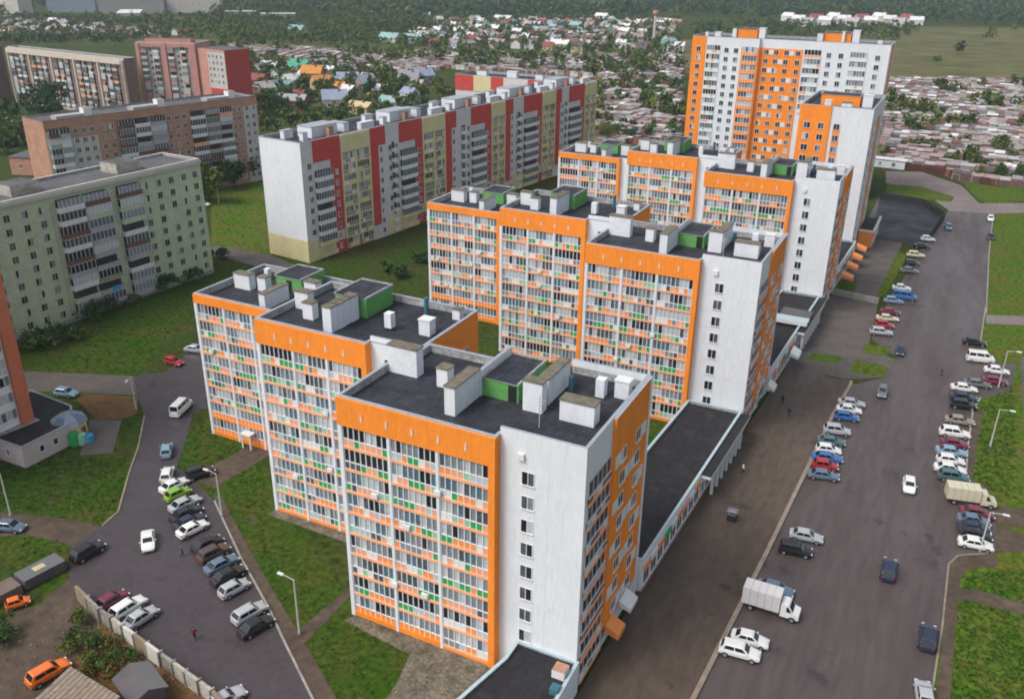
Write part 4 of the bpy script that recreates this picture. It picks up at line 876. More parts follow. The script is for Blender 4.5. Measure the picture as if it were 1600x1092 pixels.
def car_proto(kind, paint_key):
    """x forward, centred on the origin, wheels on z = 0"""
    rt = thing('car', '', 'car', (0, 0, 0))
    S = dict(sedan=dict(L=4.5, W=.88, sh=.92, top=1.45, c0=1.0, c1=.35, c2=-1.15, c3=-1.75, boot=.95),
             hatch=dict(L=4.0, W=.86, sh=.94, top=1.52, c0=.95, c1=.30, c2=-1.45, c3=-1.88, boot=.90),
             suv=dict(L=4.55, W=.92, sh=1.08, top=1.72, c0=1.05, c1=.45, c2=-1.75, c3=-2.12, boot=1.05),
             van=dict(L=5.2, W=.97, sh=1.18, top=2.15, c0=1.95, c1=1.15, c2=-2.4, c3=-2.55, boot=1.16))[kind]
    hl = S['L'] / 2; W = S['W']; sh = S['sh']; zb = .24 if kind != 'suv' else .32
    def ring(w, zs, crown): return [(-w * .86, zb), (-w, zb + .2), (-w, zs - .22), (-w * .94, zs - .03), (-w * .55, zs + crown), (0, zs + crown * 1.2), (w * .55, zs + crown), (w * .94, zs - .03), (w, zs - .22), (w, zb + .2), (w * .86, zb)]
    hood = sh - (.10 if kind != 'van' else .02)
    body = MB(); pk = 'paint_' + paint_key
    loft(body, [(-hl, W * .80, S['boot'] - .22, .0), (-hl + .07, W * .90, S['boot'] - .06, .02), (-hl + .30, W * .97, S['boot'], .03), (S['c3'] + .1, W, sh, .02), (0, W, sh, .02), (S['c0'], W, sh - .01, .02), (S['c0'] + .35, W * .99, hood, .04), (hl - .45, W * .96, hood - .09, .05), (hl - .14, W * .88, hood - .20, .03), (hl, W * .74, hood - .36, .0)], pk, ring)
    zt = S['top']; wt = W * .74; wb = W * .93; zs = sh - .01
    c0, c1, c2, c3 = S['c0'], S['c1'], S['c2'], S['c3']
    def cabp(x, t): return None
    # cabin: roof with a soft edge and pillars
    lo = [(c0, -wb * .90, zs), (c0, wb * .90, zs), (c3, wb * .92, zs), (c3, -wb * .92, zs)]
    hi = [(c1, -wt, zt - .09), (c1, wt, zt - .09), (c2, wt, zt - .09), (c2, -wt, zt - .09)]
    tp = [(c1 - .18, -wt * .86, zt), (c1 - .18, wt * .86, zt), (c2 + .15, wt * .86, zt - .02), (c2 + .15, -wt * .86, zt - .02)]
    for A, B in ((lo, hi), (hi, tp)):
        for i in range(4): j = (i + 1) % 4; body.face([A[i], A[j], B[j], B[i]], pk)
    body.face(tp, pk)
    bo = body.build('body', rt, smooth=35)
    V = lambda a, b, t: tuple(a[i] + (b[i] - a[i]) * t for i in range(3))
    def pane(name, a, b, c, d, m0=.07, m1=.93, lo_=.08, hi_=.93, off=.012):
        # a-b lower edge, d-c upper edge
        q = [V(V(a, b, m0), V(d, c, m0), lo_), V(V(a, b, m1), V(d, c, m1), lo_), V(V(a, b, m1), V(d, c, m1), hi_), V(V(a, b, m0), V(d, c, m0), hi_)]
        nrm = (Vector(q[1]) - Vector(q[0])).cross(Vector(q[3]) - Vector(q[0])).normalized(); cen = Vector((0, 0, 1)); mid = (Vector(q[0]) + Vector(q[2])) / 2
        if nrm.dot(mid - cen) < 0: nrm = -nrm
        m = MB(); m.face([tuple(Vector(p) + nrm * off) for p in q], 'car_glass'); m.build(name, rt)
    pane('windscreen', lo[0], lo[1], hi[1], hi[0]); pane('rear_window', lo[2], lo[3], hi[3], hi[2])
    if kind != 'van':
        for s_ in (0, 1):
            a, b, c, d = (lo[1], lo[2], hi[2], hi[1]) if s_ else (lo[3], lo[0], hi[0], hi[3])
            pane('side_window', a, b, c, d, .10 if s_ else .54, .48 if s_ else .90, .1, .92); pane('side_window', a, b, c, d, .52 if s_ else .12, .90 if s_ else .50, .1, .92)
    else:
        for s_ in (0, 1):
            a, b, c, d = (lo[1], lo[2], hi[2], hi[1]) if s_ else (lo[3], lo[0], hi[0], hi[3])
            for q in ((.05, .24), (.28, .62), (.66, .96)): pane('side_window', a, b, c, d, q[0] if s_ else 1 - q[1], q[1] if s_ else 1 - q[0], .25, .85)
    r = .33 if kind != 'suv' else .37
    for x in (hl - .85, -hl + .80):
        for sy in (-1, 1):
            m = MB(); m.cyl((x, sy * (W - .20), r), r, (0, sy, 0), .235, 'tyre', 14); wh = m.build('wheel', rt, smooth=40)
            m = MB(); m.cyl((x, sy * (W + .037), r), r * .62, (0, sy, 0), .012, 'rim', 10); m.build('rim', wh)
    for sy in (-1, 1):
        m = MB(); m.box(hl - .22, hl - .045, sy * W * .68 - .16, sy * W * .68 + .16, hood - .33, hood - .19, 'head_lamp'); m.build('headlight', rt)
        m = MB(); m.box(-hl - .005, -hl + .1, sy * W * .74 - .11, sy * W * .74 + .11, S['boot'] - .32, S['boot'] - .12, 'tail_lamp'); m.build('tail_light', rt)
        m = MB(); m.box(c0 - .32, c0 - .18, sy * (W + .09) - .09, sy * (W + .09) + .09, sh - .0, sh + .14, pk); m.build('mirror', rt)
    return rt


def truck_proto(paint_key, cargo, Lc, Hc, wc, cream=False):
    """box lorry: x forward, the cargo box behind the cab"""
    rt = thing('truck', '', 'truck', (0, 0, 0)); hl = (Lc + 2.3) / 2; x1 = -hl + Lc; pk = 'paint_' + paint_key
    m = MB(); m.box(-hl, x1, -wc, wc, .95, .95 + Hc, cargo); m.build('cargo_box', rt)
    m = MB()
    for k in range(1, 5): x = -hl + Lc * k / 5; m.box(x - .02, x + .02, -wc - .02, wc + .02, 1.0, .95 + Hc + .01, 'roof_grey')
    m.build('box_seams', rt)
    m = MB(); m.box(-hl + .1, hl - .3, -.5, .5, .55, .94, 'dark_metal'); m.build('chassis', rt)
    m = MB(); a = x1 + .12; w = .95
    pr = [(a, .55), (hl - .08, .55), (hl, .75), (hl - .05, 1.15), (hl - .75, 1.38), (hl - 1.25, 2.15), (hl - 1.45, 2.25), (a, 2.25)]
    for s_ in (-1, 1): m.face([(x, s_ * w * (1 if z < 1.5 else .9), z) for x, z in (pr if s_ < 0 else pr[::-1])], pk)
    for (xa, za), (xb, zb_) in zip(pr, pr[1:] + pr[:1]):
        wa, wb = w * (1 if za < 1.5 else .9), w * (1 if zb_ < 1.5 else .9)
        m.face([(xa, -wa, za), (xa, wa, za), (xb, wb, zb_), (xb, -wb, zb_)], pk)
    m.build('cab', rt)
    m = MB(); m.face([(hl - .80, -.78, 1.47), (hl - .80, .78, 1.47), (hl - 1.2, .74, 2.1), (hl - 1.2, -.74, 2.1)], 'car_glass'); m.v = [(x + .03, y, z + .02) for x, y, z in m.v]; m.build('windscreen', rt)
    for s_ in (-1, 1):
        m = MB(); m.face([(hl - 1.5, s_ * .965, 1.4), (hl - .9, s_ * .965, 1.4), (hl - 1.3, s_ * .90, 2.05), (hl - 1.5, s_ * .90, 2.05)], 'car_glass'); m.build('side_window', rt)
        m = MB(); m.box(hl - .12, hl + .01, s_ * .66 - .15, s_ * .66 + .15, .78, 1.0, 'head_lamp'); m.build('headlight', rt)
        for x in (hl - .75, -hl + 1.1):
            m = MB(); m.cyl((x, s_ * .72, .42), .42, (0, s_, 0), .26, 'tyre', 14); wh = m.build('wheel', rt, smooth=40)
            m = MB(); m.cyl((x, s_ * .985, .42), .24, (0, s_, 0), .012, 'rim', 10); m.build('rim', wh)
    return rt


PROTO = {}
def place_vehicle(kind, paint_key, x, y, deg, label, cat, group, z=.052):
    if kind not in PROTO:
        rt = PROTO[kind] = truck_proto('white', 'cargo_white', 4.4, 2.2, 1.05) if kind == 'truck' else truck_proto('white', 'paint_cream', 4.4, 1.9, 1.08) if kind == 'camper' else car_proto(kind, 'white'); fresh = True
    else:
        rt = copy_tree(PROTO[kind]); fresh = False
    rt.location = (x, y, z); rt.rotation_euler = (0, 0, R(deg)); tag(rt, label, cat)
    if group: rt['group'] = group
    for ch in rt.children:
        if ch.name.split('.')[0] in ('body', 'mirror', 'cab'):
            ch.material_slots[0].link = 'OBJECT'; ch.material_slots[0].material = M['paint_' + paint_key]
    nm = {'truck': 'truck', 'camper': 'truck', 'van': 'van'}.get(kind, 'car'); rt.name = nm
    return rt


YG, KG, GG = 'cars parked along the yard road', 'cars parked nose to the plaza kerb', 'cars parked along the grass verge'
VEH = [
 # px, py, heading, kind, paint, label, category, group
 (283, 637, 109, 'van', 'white', 'white minibus driving on the yard road beside the lowest wing of the near house', 'van', None),
 (271, 564, 0, 'hatch', 'red', 'red hatchback at the edge of the lawn where the yard road bends', 'car', None),
 (306, 545, 15, 'sedan', 'silver', 'silver car half hidden behind the corner of the near orange house', 'car', None),
 (260, 702, 133, 'hatch', 'pale_blue', 'light blue hatchback, first in the yard road row on the side of the minibus', 'car', YG),
 (261, 739, 128, 'hatch', 'white', 'white hatchback behind the light blue one, facing along the yard road', 'car', YG),
 (272, 756, 80, 'sedan', 'white', 'white saloon parked slantwise next to the lime green car', 'car', YG),
 (278, 770, 77, 'hatch', 'lime', 'lime green hatchback, the only green car of the yard row', 'car', YG),
 (289, 785, 77, 'sedan', 'silver', 'silver saloon between the lime green car and the black ones', 'car', YG),
 (291, 801, 77, 'sedan', 'black', 'black saloon parked next to the silver one below the lime green car', 'car', YG),
 (296, 813, 77, 'sedan', 'navy', 'dark navy saloon squeezed between the black saloon and the white saloon', 'car', YG),
 (301, 824, 77, 'sedan', 'white', 'white saloon at the end of the upper group of the yard row', 'car', YG),
 (324, 848, 75, 'sedan', 'black', 'black saloon, first of the lower group of dark cars in the yard row', 'car', YG),
 (334, 863, 75, 'suv', 'brown', 'dark brown estate in the middle of the dark cars of the yard row', 'car', YG),
 (346, 879, 75, 'sedan', 'steel_blue', 'steel blue saloon in the middle of the dark cars of the yard row', 'car', YG),
 (357, 897, 75, 'sedan', 'black', 'black saloon directly beside the silver car closing the lower yard group', 'car', YG),
 (366, 917, 75, 'hatch', 'silver', 'silver hatchback closing the lower group of the yard row', 'car', YG),
 (390, 956, 75, 'suv', 'silver', 'silver grey off-roader, left one of the pair nearest the street lamp', 'car', YG),
 (400, 976, 75, 'sedan', 'black', 'dark saloon, right one of the pair nearest the street lamp', 'car', YG),
 (231, 843, -42, 'sedan', 'white', 'white saloon driving alone in the middle of the yard road', 'car', None),
 (137, 860, 85, 'suv', 'black', 'black pickup style car parked alone where the dirt track leaves the yard road', 'car', None),
 (200, 948, 84, 'suv', 'white', 'white off-roader parked against the concrete fence', 'car', 'cars parked against the concrete fence'),
 (220, 963, 84, 'sedan', 'silver', 'silver saloon parked against the concrete fence beside the white off-roader', 'car', 'cars parked against the concrete fence'),
 (176, 936, 84, 'hatch', 'maroon', 'dark plum hatchback at the tip of the concrete fence', 'car', 'cars parked against the concrete fence'),
 (16, 821, 20, 'hatch', 'steel_blue', 'grey blue hatchback on the path under the left lamp post', 'car', None),
 (351, 1090, 70, 'sedan', 'silver', 'silver saloon cut by the lower picture edge beside the fence end', 'car', None),
 (312, 738, 60, 'suv', 'black', 'black off-roader standing on the dirt path behind the yard row', 'car', None),
 (103, 613, 15, 'hatch', 'pale_blue', 'pale blue hatchback behind the black annex roof', 'car', None),
 (76, 1049, 78, 'suv', 'orange', 'bright orange estate beside the plank roofed shed', 'car', None),
 (27, 939, 60, 'hatch', 'orange', 'small orange car at the left edge beside the grey container', 'car', None),
 (318, 318, 10, 'sedan', 'white', 'white saloon on the lane between the green block and the brick block', 'car', None),
 (345, 396, -25, 'sedan', 'silver', 'silver saloon on the lane below the blank end wall of the striped block', 'car', None),
 (1156, 1016, 5, 'suv', 'white', 'white off-roader, nearest car of the plaza kerb row', 'car', KG),
 (1172, 997, 5, 'sedan', 'white', 'white saloon next to the nearest off-roader of the plaza kerb row', 'car', KG),
 (1212, 918, 0, 'sedan', 'steel_blue', 'blue grey saloon half hidden behind the box lorry', 'car', KG),
 (1243, 857, 8, 'suv', 'black', 'black off-roader parked beside a silver saloon beyond the box lorry', 'car', KG),
 (1260, 836, 7, 'sedan', 'silver', 'silver saloon parked beside the black off-roader beyond the box lorry', 'car', KG),
 (1287, 741, 12, 'sedan', 'steel_blue', 'blue grey saloon at the near end of the long plaza kerb row', 'car', KG),
 (1290, 726, 12, 'hatch', 'red', 'red hatchback, second from the near end of the long plaza kerb row', 'car', KG),
 (1293, 713, 12, 'sedan', 'blue', 'dull blue saloon between the red hatchback and a white car', 'car', KG),
 (1295, 701, 12, 'hatch', 'white', 'white hatchback between a dull blue saloon and a teal one', 'car', KG),
 (1299, 688, 12, 'sedan', 'teal', 'dark teal saloon in the middle of the long plaza kerb row', 'car', KG),
 (1308, 672, 12, 'suv', 'silver', 'silver estate after the gap in the long plaza kerb row', 'car', KG),
 (1323, 650, 12, 'hatch', 'blue', 'bright blue hatchback near the far end of the long plaza kerb row', 'car', KG),
 (1327, 639, 12, 'sedan', 'white', 'white saloon next to the bright blue hatchback in the plaza kerb row', 'car', KG),
 (1331, 628, 12, 'sedan', 'silver', 'silver saloon at the far end of the plaza kerb row', 'car', KG),
 (1379, 611, -88, 'hatch', 'grey', 'grey hatchback driving on the street near the grass strips', 'car', None),
 (1407, 547, -88, 'hatch', 'navy', 'navy hatchback driving on the street beside the forecourt', 'car', None),
 (1377, 518, 12, 'suv', 'silver', 'silver estate at the near end of the row beside the forecourt wall', 'car', KG),
 (1382, 507, 12, 'hatch', 'red', 'bright red hatchback beside the silver estate by the forecourt', 'car', KG),
 (1387, 496, 12, 'sedan', 'cream', 'cream saloon between two red cars by the forecourt', 'car', KG),
 (1391, 486, 12, 'sedan', 'maroon', 'dark red saloon beyond the cream one by the forecourt', 'car', KG),
 (1396, 469, 12, 'hatch', 'pale_blue', 'pale blue hatchback beside the bright blue van', 'car', KG),
 (1413, 463, 5, 'van', 'blue', 'bright blue van parked beyond the forecourt wall', 'van', KG),
 (1409, 449, 12, 'sedan', 'white', 'white saloon beyond the bright blue van', 'car', KG),
 (1421, 422, 12, 'sedan', 'grey', 'grey saloon near the far end of the upper forecourt', 'car', KG),
 (1425, 410, 12, 'hatch', 'navy', 'navy hatchback between the grey saloon and the cream car', 'car', KG),
 (1431, 398, 12, 'suv', 'cream', 'cream estate below the corner of the black asphalt lot', 'car', KG),
 (1441, 384, 12, 'sedan', 'black', 'black saloon at the corner of the black asphalt lot', 'car', KG),
 (1450, 373, 12, 'hatch', 'white', 'white hatchback at the corner of the black asphalt lot', 'car', KG),
 (1482, 354, -80, 'hatch', 'steel_blue', 'blue grey hatchback on the street beside the lot fence', 'car', None),
 (1548, 341, -88, 'hatch', 'white', 'white hatchback at the far end of the street', 'car', None),
 (1548, 369, -88, 'sedan', 'black', 'black saloon at the far right kerb of the street', 'car', None),
 (1523, 534, 8, 'sedan', 'black', 'black saloon by the verge beyond the white van', 'car', GG),
 (1532, 560, 11, 'van', 'white', 'white panel van by the verge beside the crossing path', 'van', GG),
 (1558, 578, 8, 'sedan', 'white', 'white saloon standing on the dirt pad by the lamp post', 'car', GG),
 (1554, 594, 8, 'sedan', 'maroon', 'maroon saloon standing on the dirt pad by the lamp post', 'car', GG),
 (1527, 598, 10, 'sedan', 'grey', 'dark grey saloon behind the white one at the far end of the verge row', 'car', GG),
 (1507, 605, 10, 'sedan', 'white', 'white saloon at the far end of the verge row', 'car', GG),
 (1506, 620, 10, 'sedan', 'navy', 'navy saloon next to the white saloon at the far end of the verge row', 'car', GG),
 (1505, 632, 10, 'suv', 'black', 'black off-roader beside the navy saloon in the verge row', 'car', GG),
 (1500, 656, 10, 'sedan', 'beige', 'beige grey saloon standing between gaps in the verge row', 'car', GG),
 (1492, 676, 10, 'suv', 'white', 'white off-roader in the middle of the verge row', 'car', GG),
 (1492, 691, 10, 'sedan', 'maroon', 'dark plum saloon beside the white off-roader in the verge row', 'car', GG),
 (1487, 704, 10, 'sedan', 'pale_blue', 'pale blue saloon between the plum saloon and a white hatchback', 'car', GG),
 (1486, 717, 10, 'hatch', 'white', 'white hatchback between a pale blue saloon and a white saloon', 'car', GG),
 (1485, 731, 10, 'sedan', 'white', 'white saloon beside a teal estate in the verge row', 'car', GG),
 (1490, 744, 10, 'suv', 'teal', 'dark teal estate near the white camper truck', 'car', GG),
 (1527, 800, 10, 'sedan', 'maroon', 'maroon saloon right beside the white camper truck', 'car', GG),
 (1522, 811, 10, 'sedan', 'steel_blue', 'blue grey saloon beside the maroon one near the camper truck', 'car', GG),
 (1522, 823, 10, 'sedan', 'navy', 'navy saloon in the near verge group', 'car', GG),
 (1525, 834, 10, 'hatch', 'black', 'black hatchback between the navy saloon and the nearest white saloon', 'car', GG),
 (1525, 848, 7, 'sedan', 'white', 'white saloon, nearest of the verge row, under the lamp post', 'car', GG),
 (1421, 757, -86, 'hatch', 'white', 'white hatchback driving along the middle of the street', 'car', None),
 (1389, 888, 91, 'suv', 'navy', 'navy off-roader driving away along the street', 'car', None),
 (1450, 994, 91, 'suv', 'navy', 'dark navy car at the right kerb near the crossing dirt path', 'car', None),
 (1445, 1084, 100, 'sedan', 'silver', 'silver saloon cut by the lower picture edge on the street', 'car', None),
]
for (x, y, dg, kd, pk, lb, ct, gp) in VEH:
    p = at(x, y, .75); o = place_vehicle(kd, pk, p.x, p.y, dg, lb, ct, gp)
    v_ = 1 + .05 * math.sin(x * 1.7 + y); o.scale = (v_, 1 + .03 * math.sin(x + y * 2.1), 1 + .05 * math.sin(x * .9 - y))
    if (x, y) == (27, 939): o.scale = (.68, .75, .85)
p = at(1206, 940, 1.5); place_vehicle('truck', 'white', p.x, p.y, 0, 'white box lorry parked across the plaza kerb row', 'truck', None)
p = at(1517, 775, 1.3); place_vehicle('camper', 'cream', p.x, p.y, 12, 'cream white camper truck with a pale roof in the verge row', 'truck', None)


# ------------------------------------------------------------------ street lamps and poles
def lamp_proto(h):
    rt = thing('street_lamp', '', 'street lamp', (0, 0, 0))
    m = MB(); m.cyl((0, 0, 0), .13, (0, 0, 1), h, 'pole_grey', 10, .075); m.cyl((0, 0, 0), .22, (0, 0, 1), .35, 'concrete', 10); m.build('pole', rt)
    m = MB(); m.cyl((0, 0, h - .05), .05, (-1, 0, .16), 1.5, 'pole_grey', 8); m.build('arm', rt)
    m = MB(); m.hexa([(-2.25, -.16, h + .12), (-1.4, -.16, h + .10), (-1.4, .16, h + .10), (-2.25, .16, h + .12), (-2.2, -.12, h + .28), (-1.45, -.12, h + .3), (-1.45, .12, h + .3), (-2.2, .12, h + .28)], 'panel_white'); m.build('lamp_head', rt)
    return rt
LP = lamp_proto(7.7); first = True
for (x, y, dg, s_, lb) in ((468, 990, 0, 1, 'grey street lamp on the lawn edge in front of the near orange house'), (347, 807, 0, .9, 'pale pole on the lawn beside the upper group of the yard row'), (213, 640, 120, .8, 'pole at the corner of the playground and the yard road'),
                          (17, 806, 0, .88, 'lamp post at the left edge above the grey blue hatchback'), (1547, 697, 180, .87, 'lamp post on the verge between the two groups of parked cars'), (1560, 605, 180, .95, 'lamp post on the verge by the dirt pad with the maroon car'), (1531, 861, 180, .8, 'lamp post beside the nearest white saloon of the verge row'),
                          (325, 620, 180, .8, 'pole on the kerb beside the lowest wing of the near orange house'), (342, 318, 90, .9, 'pole on the lane at the right end of the green panel block')):
    o = LP if first else copy_tree(LP); first = False
    p = at(x, y); o.location = (p.x, p.y, 0); o.rotation_euler = (0, 0, R(dg)); o.scale = (1, 1, s_); tag(o, lb, 'street lamp', 'street lamps and poles')

# ------------------------------------------------------------------ people
def person(x, y, deg, coat, legs, label, phase=.3, hold=None):
    sk = bpy.data.meshes.new('person'); a = phase
    J = dict(pel=(0, 0, .93), sp=(.02, 0, 1.18), ch=(.03, 0, 1.38), nk=(.03, 0, 1.50), hd=(.05, 0, 1.63), ht=(.04, 0, 1.74),
             hl=(0, .10, .90), kl=(.16 * a / .3, .10, .50), fl=(.10 * a / .3, .10, .09), tl=(.28 * a / .3, .11, .05), hr=(0, -.10, .90), kr=(-.02, -.10, .49), fr=(-.28 * a / .3, -.10, .12), tr=(-.12 * a / .3 - .02, -.11, .05),
             sl=(.02, .20, 1.40), el=(-.08, .25, 1.14), wl=(.04, .26, .92), gl=(.08, .26, .82), sr=(.02, -.20, 1.40), er=(.06, -.25, 1.14), wr=(.20, -.24, .95), gr=(.25, -.23, .86))
    N = list(J); E_ = [('pel', 'sp'), ('sp', 'ch'), ('ch', 'nk'), ('nk', 'hd'), ('hd', 'ht'), ('pel', 'hl'), ('hl', 'kl'), ('kl', 'fl'), ('fl', 'tl'), ('pel', 'hr'), ('hr', 'kr'), ('kr', 'fr'), ('fr', 'tr'), ('ch', 'sl'), ('sl', 'el'), ('el', 'wl'), ('wl', 'gl'), ('ch', 'sr'), ('sr', 'er'), ('er', 'wr'), ('wr', 'gr')]
    RAD = dict(pel=.16, sp=.15, ch=.16, nk=.06, hd=.105, ht=.075, hl=.10, kl=.065, fl=.05, tl=.045, hr=.10, kr=.065, fr=.05, tr=.045, sl=.075, el=.055, wl=.042, gl=.04, sr=.075, er=.055, wr=.042, gr=.04)
    sk.from_pydata([J[k] for k in N], [(N.index(p), N.index(q)) for p, q in E_], [])
    o = bpy.data.objects.new('person', sk); COL.objects.link(o)
    md = o.modifiers.new('skin', 'SKIN'); o.modifiers.new('sub', 'SUBSURF').levels = 1
    for i, k in enumerate(N): sk.skin_vertices[0].data[i].radius = (RAD[k], RAD[k]); sk.skin_vertices[0].data[i].use_root = (k == 'pel')
    me = bpy.data.meshes.new_from_object(o.evaluated_get(bpy.context.evaluated_depsgraph_get()))
    o.modifiers.clear(); o.data = me
    for k in ('skin', coat, legs): me.materials.append(M[k])
    for p in me.polygons:
        c = p.center; p.use_smooth = True
        arm = abs(c.y) > .19
        p.material_index = 0 if c.z > 1.50 or (arm and c.z < .93 and c.z > .7) else (1 if c.z > .86 or arm else 2)
    ORG[o.name] = Vector((0, 0, 0)); tag(o, label, 'person'); o.location = (x, y, .05); o.rotation_euler = (0, 0, R(deg))
    h = MB(); h.cyl((.03, 0, 1.66), .112, (0, 0, 1), .07, 'hair', 12, .10); h.cyl((.03, 0, 1.73), .10, (0, 0, 1), .05, 'hair', 12, .05); h.build('hair', o)
    return o
for (x, y, z, dg, ct, lg, lb) in ((1222, 631, .16, 100, 'cloth_black', 'cloth_black', 'person in black walking on the plaza near the middle house'), (1232, 650, .16, 80, 'cloth_navy', 'cloth_navy', 'person in a dark blue coat in the middle of the plaza'),
                              (1470, 588, .05, 190, 'cloth_black', 'cloth_navy', 'person in dark clothes crossing the street'), (305, 998, .05, -60, 'cloth_red', 'cloth_black', 'person in a dark red jacket walking across the yard parking'),
                              (285, 868, .05, 60, 'cloth_blue', 'cloth_navy', 'person in blue walking beside the dark cars of the yard row'), (1160, 739, .16, 20, 'cloth_white', 'cloth_black', 'person in a white jacket on the plaza by the arcade')):
    p = at(x, y, z); o = person(p.x, p.y, dg, ct, lg, lb); o.location.z = z

# small things on the plaza and at the left edge
p = at(1143, 812, .16); rt = thing('market_stand', 'small dark grey stand alone on the brown plaza', 'stand', (p.x, p.y, .16))
m = MB(); m.box(p.x - .6, p.x + .6, p.y - .5, p.y + .5, .17, 1.2, 'dark_metal', 'roof_grey'); m.build('counter', rt)
m = MB(); m.hexa([(p.x - .75, p.y - .65, 1.75), (p.x + .75, p.y - .65, 1.75), (p.x + .75, p.y + .65, 1.75), (p.x - .75, p.y + .65, 1.75), (p.x - .3, p.y - .25, 2.0), (p.x + .3, p.y - .25, 2.0), (p.x + .3, p.y + .25, 2.0), (p.x - .3, p.y + .25, 2.0)], 'paint_grey'); m.build('canopy', rt)
m = MB()
for sx in (-1, 1):
    for sy in (-1, 1): m.cyl((p.x + sx * .55, p.y + sy * .45, 1.2), .04, (0, 0, 1), .56, 'dark_metal', 6)
m.build('posts', rt)

a, b, c, d = at(4, 928), at(42, 924), at(78, 905), at(72, 886)
rt = thing('container', 'dark grey flat topped container at the left edge above the dirt track', 'container', (b.x, b.y, 0)); f_ = FR(b.x, b.y, math.degrees(math.atan2(c.y - b.y, c.x - b.x)))
m = MB(); m.fbox(f_, 0, 5.2, -2.6, 0, .15, 1.5, 'roof_dark', 'paint_grey', back=True); m.build('body', rt)
m = MB()
for k in range(9): m.fbox(f_, .2 + .6 * k, .3 + .6 * k, .001, .05, .2, 1.4, 'roof_dark')
m.build('ribs', rt); m = MB(); m.fbox(f_, 1.8, 3.2, -1.8, -.8, 1.502, 1.56, 'wall_cream', back=True); m.build('lid', rt)
f2 = FR(f_.p(-6.4, 0, 0)[0], f_.p(-6.4, 0, 0)[1], math.degrees(math.atan2(c.y - b.y, c.x - b.x)))
rt = thing('container', 'weathered brown container behind the small orange car', 'container', f2.p(0, 0, 0)); m = MB(); m.fbox(f2, 0, 6, -2.6, 0, .15, 1.3, 'roof_brown', back=True); m.build('body', rt)
m = MB()
for k in range(10): m.fbox(f2, .2 + .6 * k, .3 + .6 * k, .001, .05, .2, 1.2, 'roof_brown')
m.build('ribs', rt)

A, B, D = Vector((-47.8, -23.7, 2.5)), Vector((-39.4, -24.5, 2.9)), Vector((-46.8, -30.3, 2.5))
rt = thing('plank_shed', 'open shed with a weathered ribbed plank roof at the lower left edge', 'shed', (A.x, A.y, 0)); u = (B - A); v = (D - A)
m = MB(); n = 26
for k in range(n):
    q0, q1 = A + u * (k / n), A + u * ((k + .93) / n); dz = Vector((0, 0, .05 * (k % 2)))
    m.hexa([tuple(q0 + v - Vector((0, 0, .1))), tuple(q1 + v - Vector((0, 0, .1))), tuple(q1 - Vector((0, 0, .1))), tuple(q0 - Vector((0, 0, .1))), tuple(q0 + v + dz), tuple(q1 + v + dz), tuple(q1 + dz), tuple(q0 + dz)], 'wood' if k % 3 else 'dirty_concrete')
m.build('roof', rt); m = MB(); m.hexa([tuple((A + v * .97 + u * .02).to_2d()) + (0,), tuple((A + v * .97 + u * .98).to_2d()) + (0,), tuple((A + u * .98 + v * .03).to_2d()) + (0,), tuple((A + u * .02 + v * .03).to_2d()) + (0,)] + [tuple(A + v * .97 + u * .02 - Vector((0, 0, .12))), tuple(A + v * .97 + u * .98 - Vector((0, 0, .12))), tuple(A + u * .98 + v * .03 - Vector((0, 0, .12))), tuple(A + u * .02 + v * .03 - Vector((0, 0, .12)))], 'roof_dark'); m.build('wall', rt)

a = at(222, 1086, 0); rt = thing('shed', 'dark slate roofed shed behind the concrete fence', 'shed', (a.x, a.y, 0)); f_ = FR(-42.5, -22.6, -20)
m = MB(); m.fbox(f_, 0, 4.4, -3.4, 0, 0, 2.1, 'roof_dark', back=True); m.build('wall', rt)
m = MB(); m.face([f_.p(-.3, .3, 2.1), f_.p(4.7, .3, 2.1), f_.p(4.7, -1.7, 3.0), f_.p(-.3, -1.7, 3.0)], 'roof_dark'); m.face([f_.p(4.7, -3.7, 2.1), f_.p(-.3, -3.7, 2.1), f_.p(-.3, -1.7, 3.0), f_.p(4.7, -1.7, 3.0)], 'paint_grey'); m.face([f_.p(-.3, .3, 2.1), f_.p(-.3, -1.7, 3.0), f_.p(-.3, -3.7, 2.1)], 'roof_dark'); m.face([f_.p(4.7, .3, 2.1), f_.p(4.7, -3.7, 2.1), f_.p(4.7, -1.7, 3.0)], 'roof_dark'); m.build('roof', rt)

# play pavilion beside the annex
p = at(128, 690); rt = thing('play_pavilion', 'small yellow play pavilion with a domed grey blue roof and coloured slide wall', 'play pavilion', (p.x, p.y, 0))
f_ = FR(-92.3, 9.3, 62); m = MB(); oc = [f_.p(2.4 + 2.6 * math.cos(math.pi * 2 * k / 8 + .39), -1.8 - 2.4 * math.sin(-math.pi * 2 * k / 8 - .39), 0)[:2] for k in range(8)]
if sum(oc[i][0] * oc[(i + 1) % 8][1] - oc[(i + 1) % 8][0] * oc[i][1] for i in range(8)) < 0: oc = oc[::-1]
m.prism(oc, 0, 3.0, 'wall_cream', 'wall_cream'); m.build('wall', rt)
cx, cy = sum(q[0] for q in oc) / 8, sum(q[1] for q in oc) / 8
m = MB(); rings = [[(cx + (q[0] - cx) * s_, cy + (q[1] - cy) * s_, z) for q in oc] for s_, z in ((1.12, 2.95), (.95, 3.7), (.6, 4.3), (.15, 4.6))]
for ra, rb in zip(rings, rings[1:]):
    for i in range(8): m.face([ra[i], ra[(i + 1) % 8], rb[(i + 1) % 8], rb[i]], 'roof_blue' if i % 2 else 'paint_steel_blue')
m.face(rings[-1], 'roof_blue'); m.build('roof', rt)
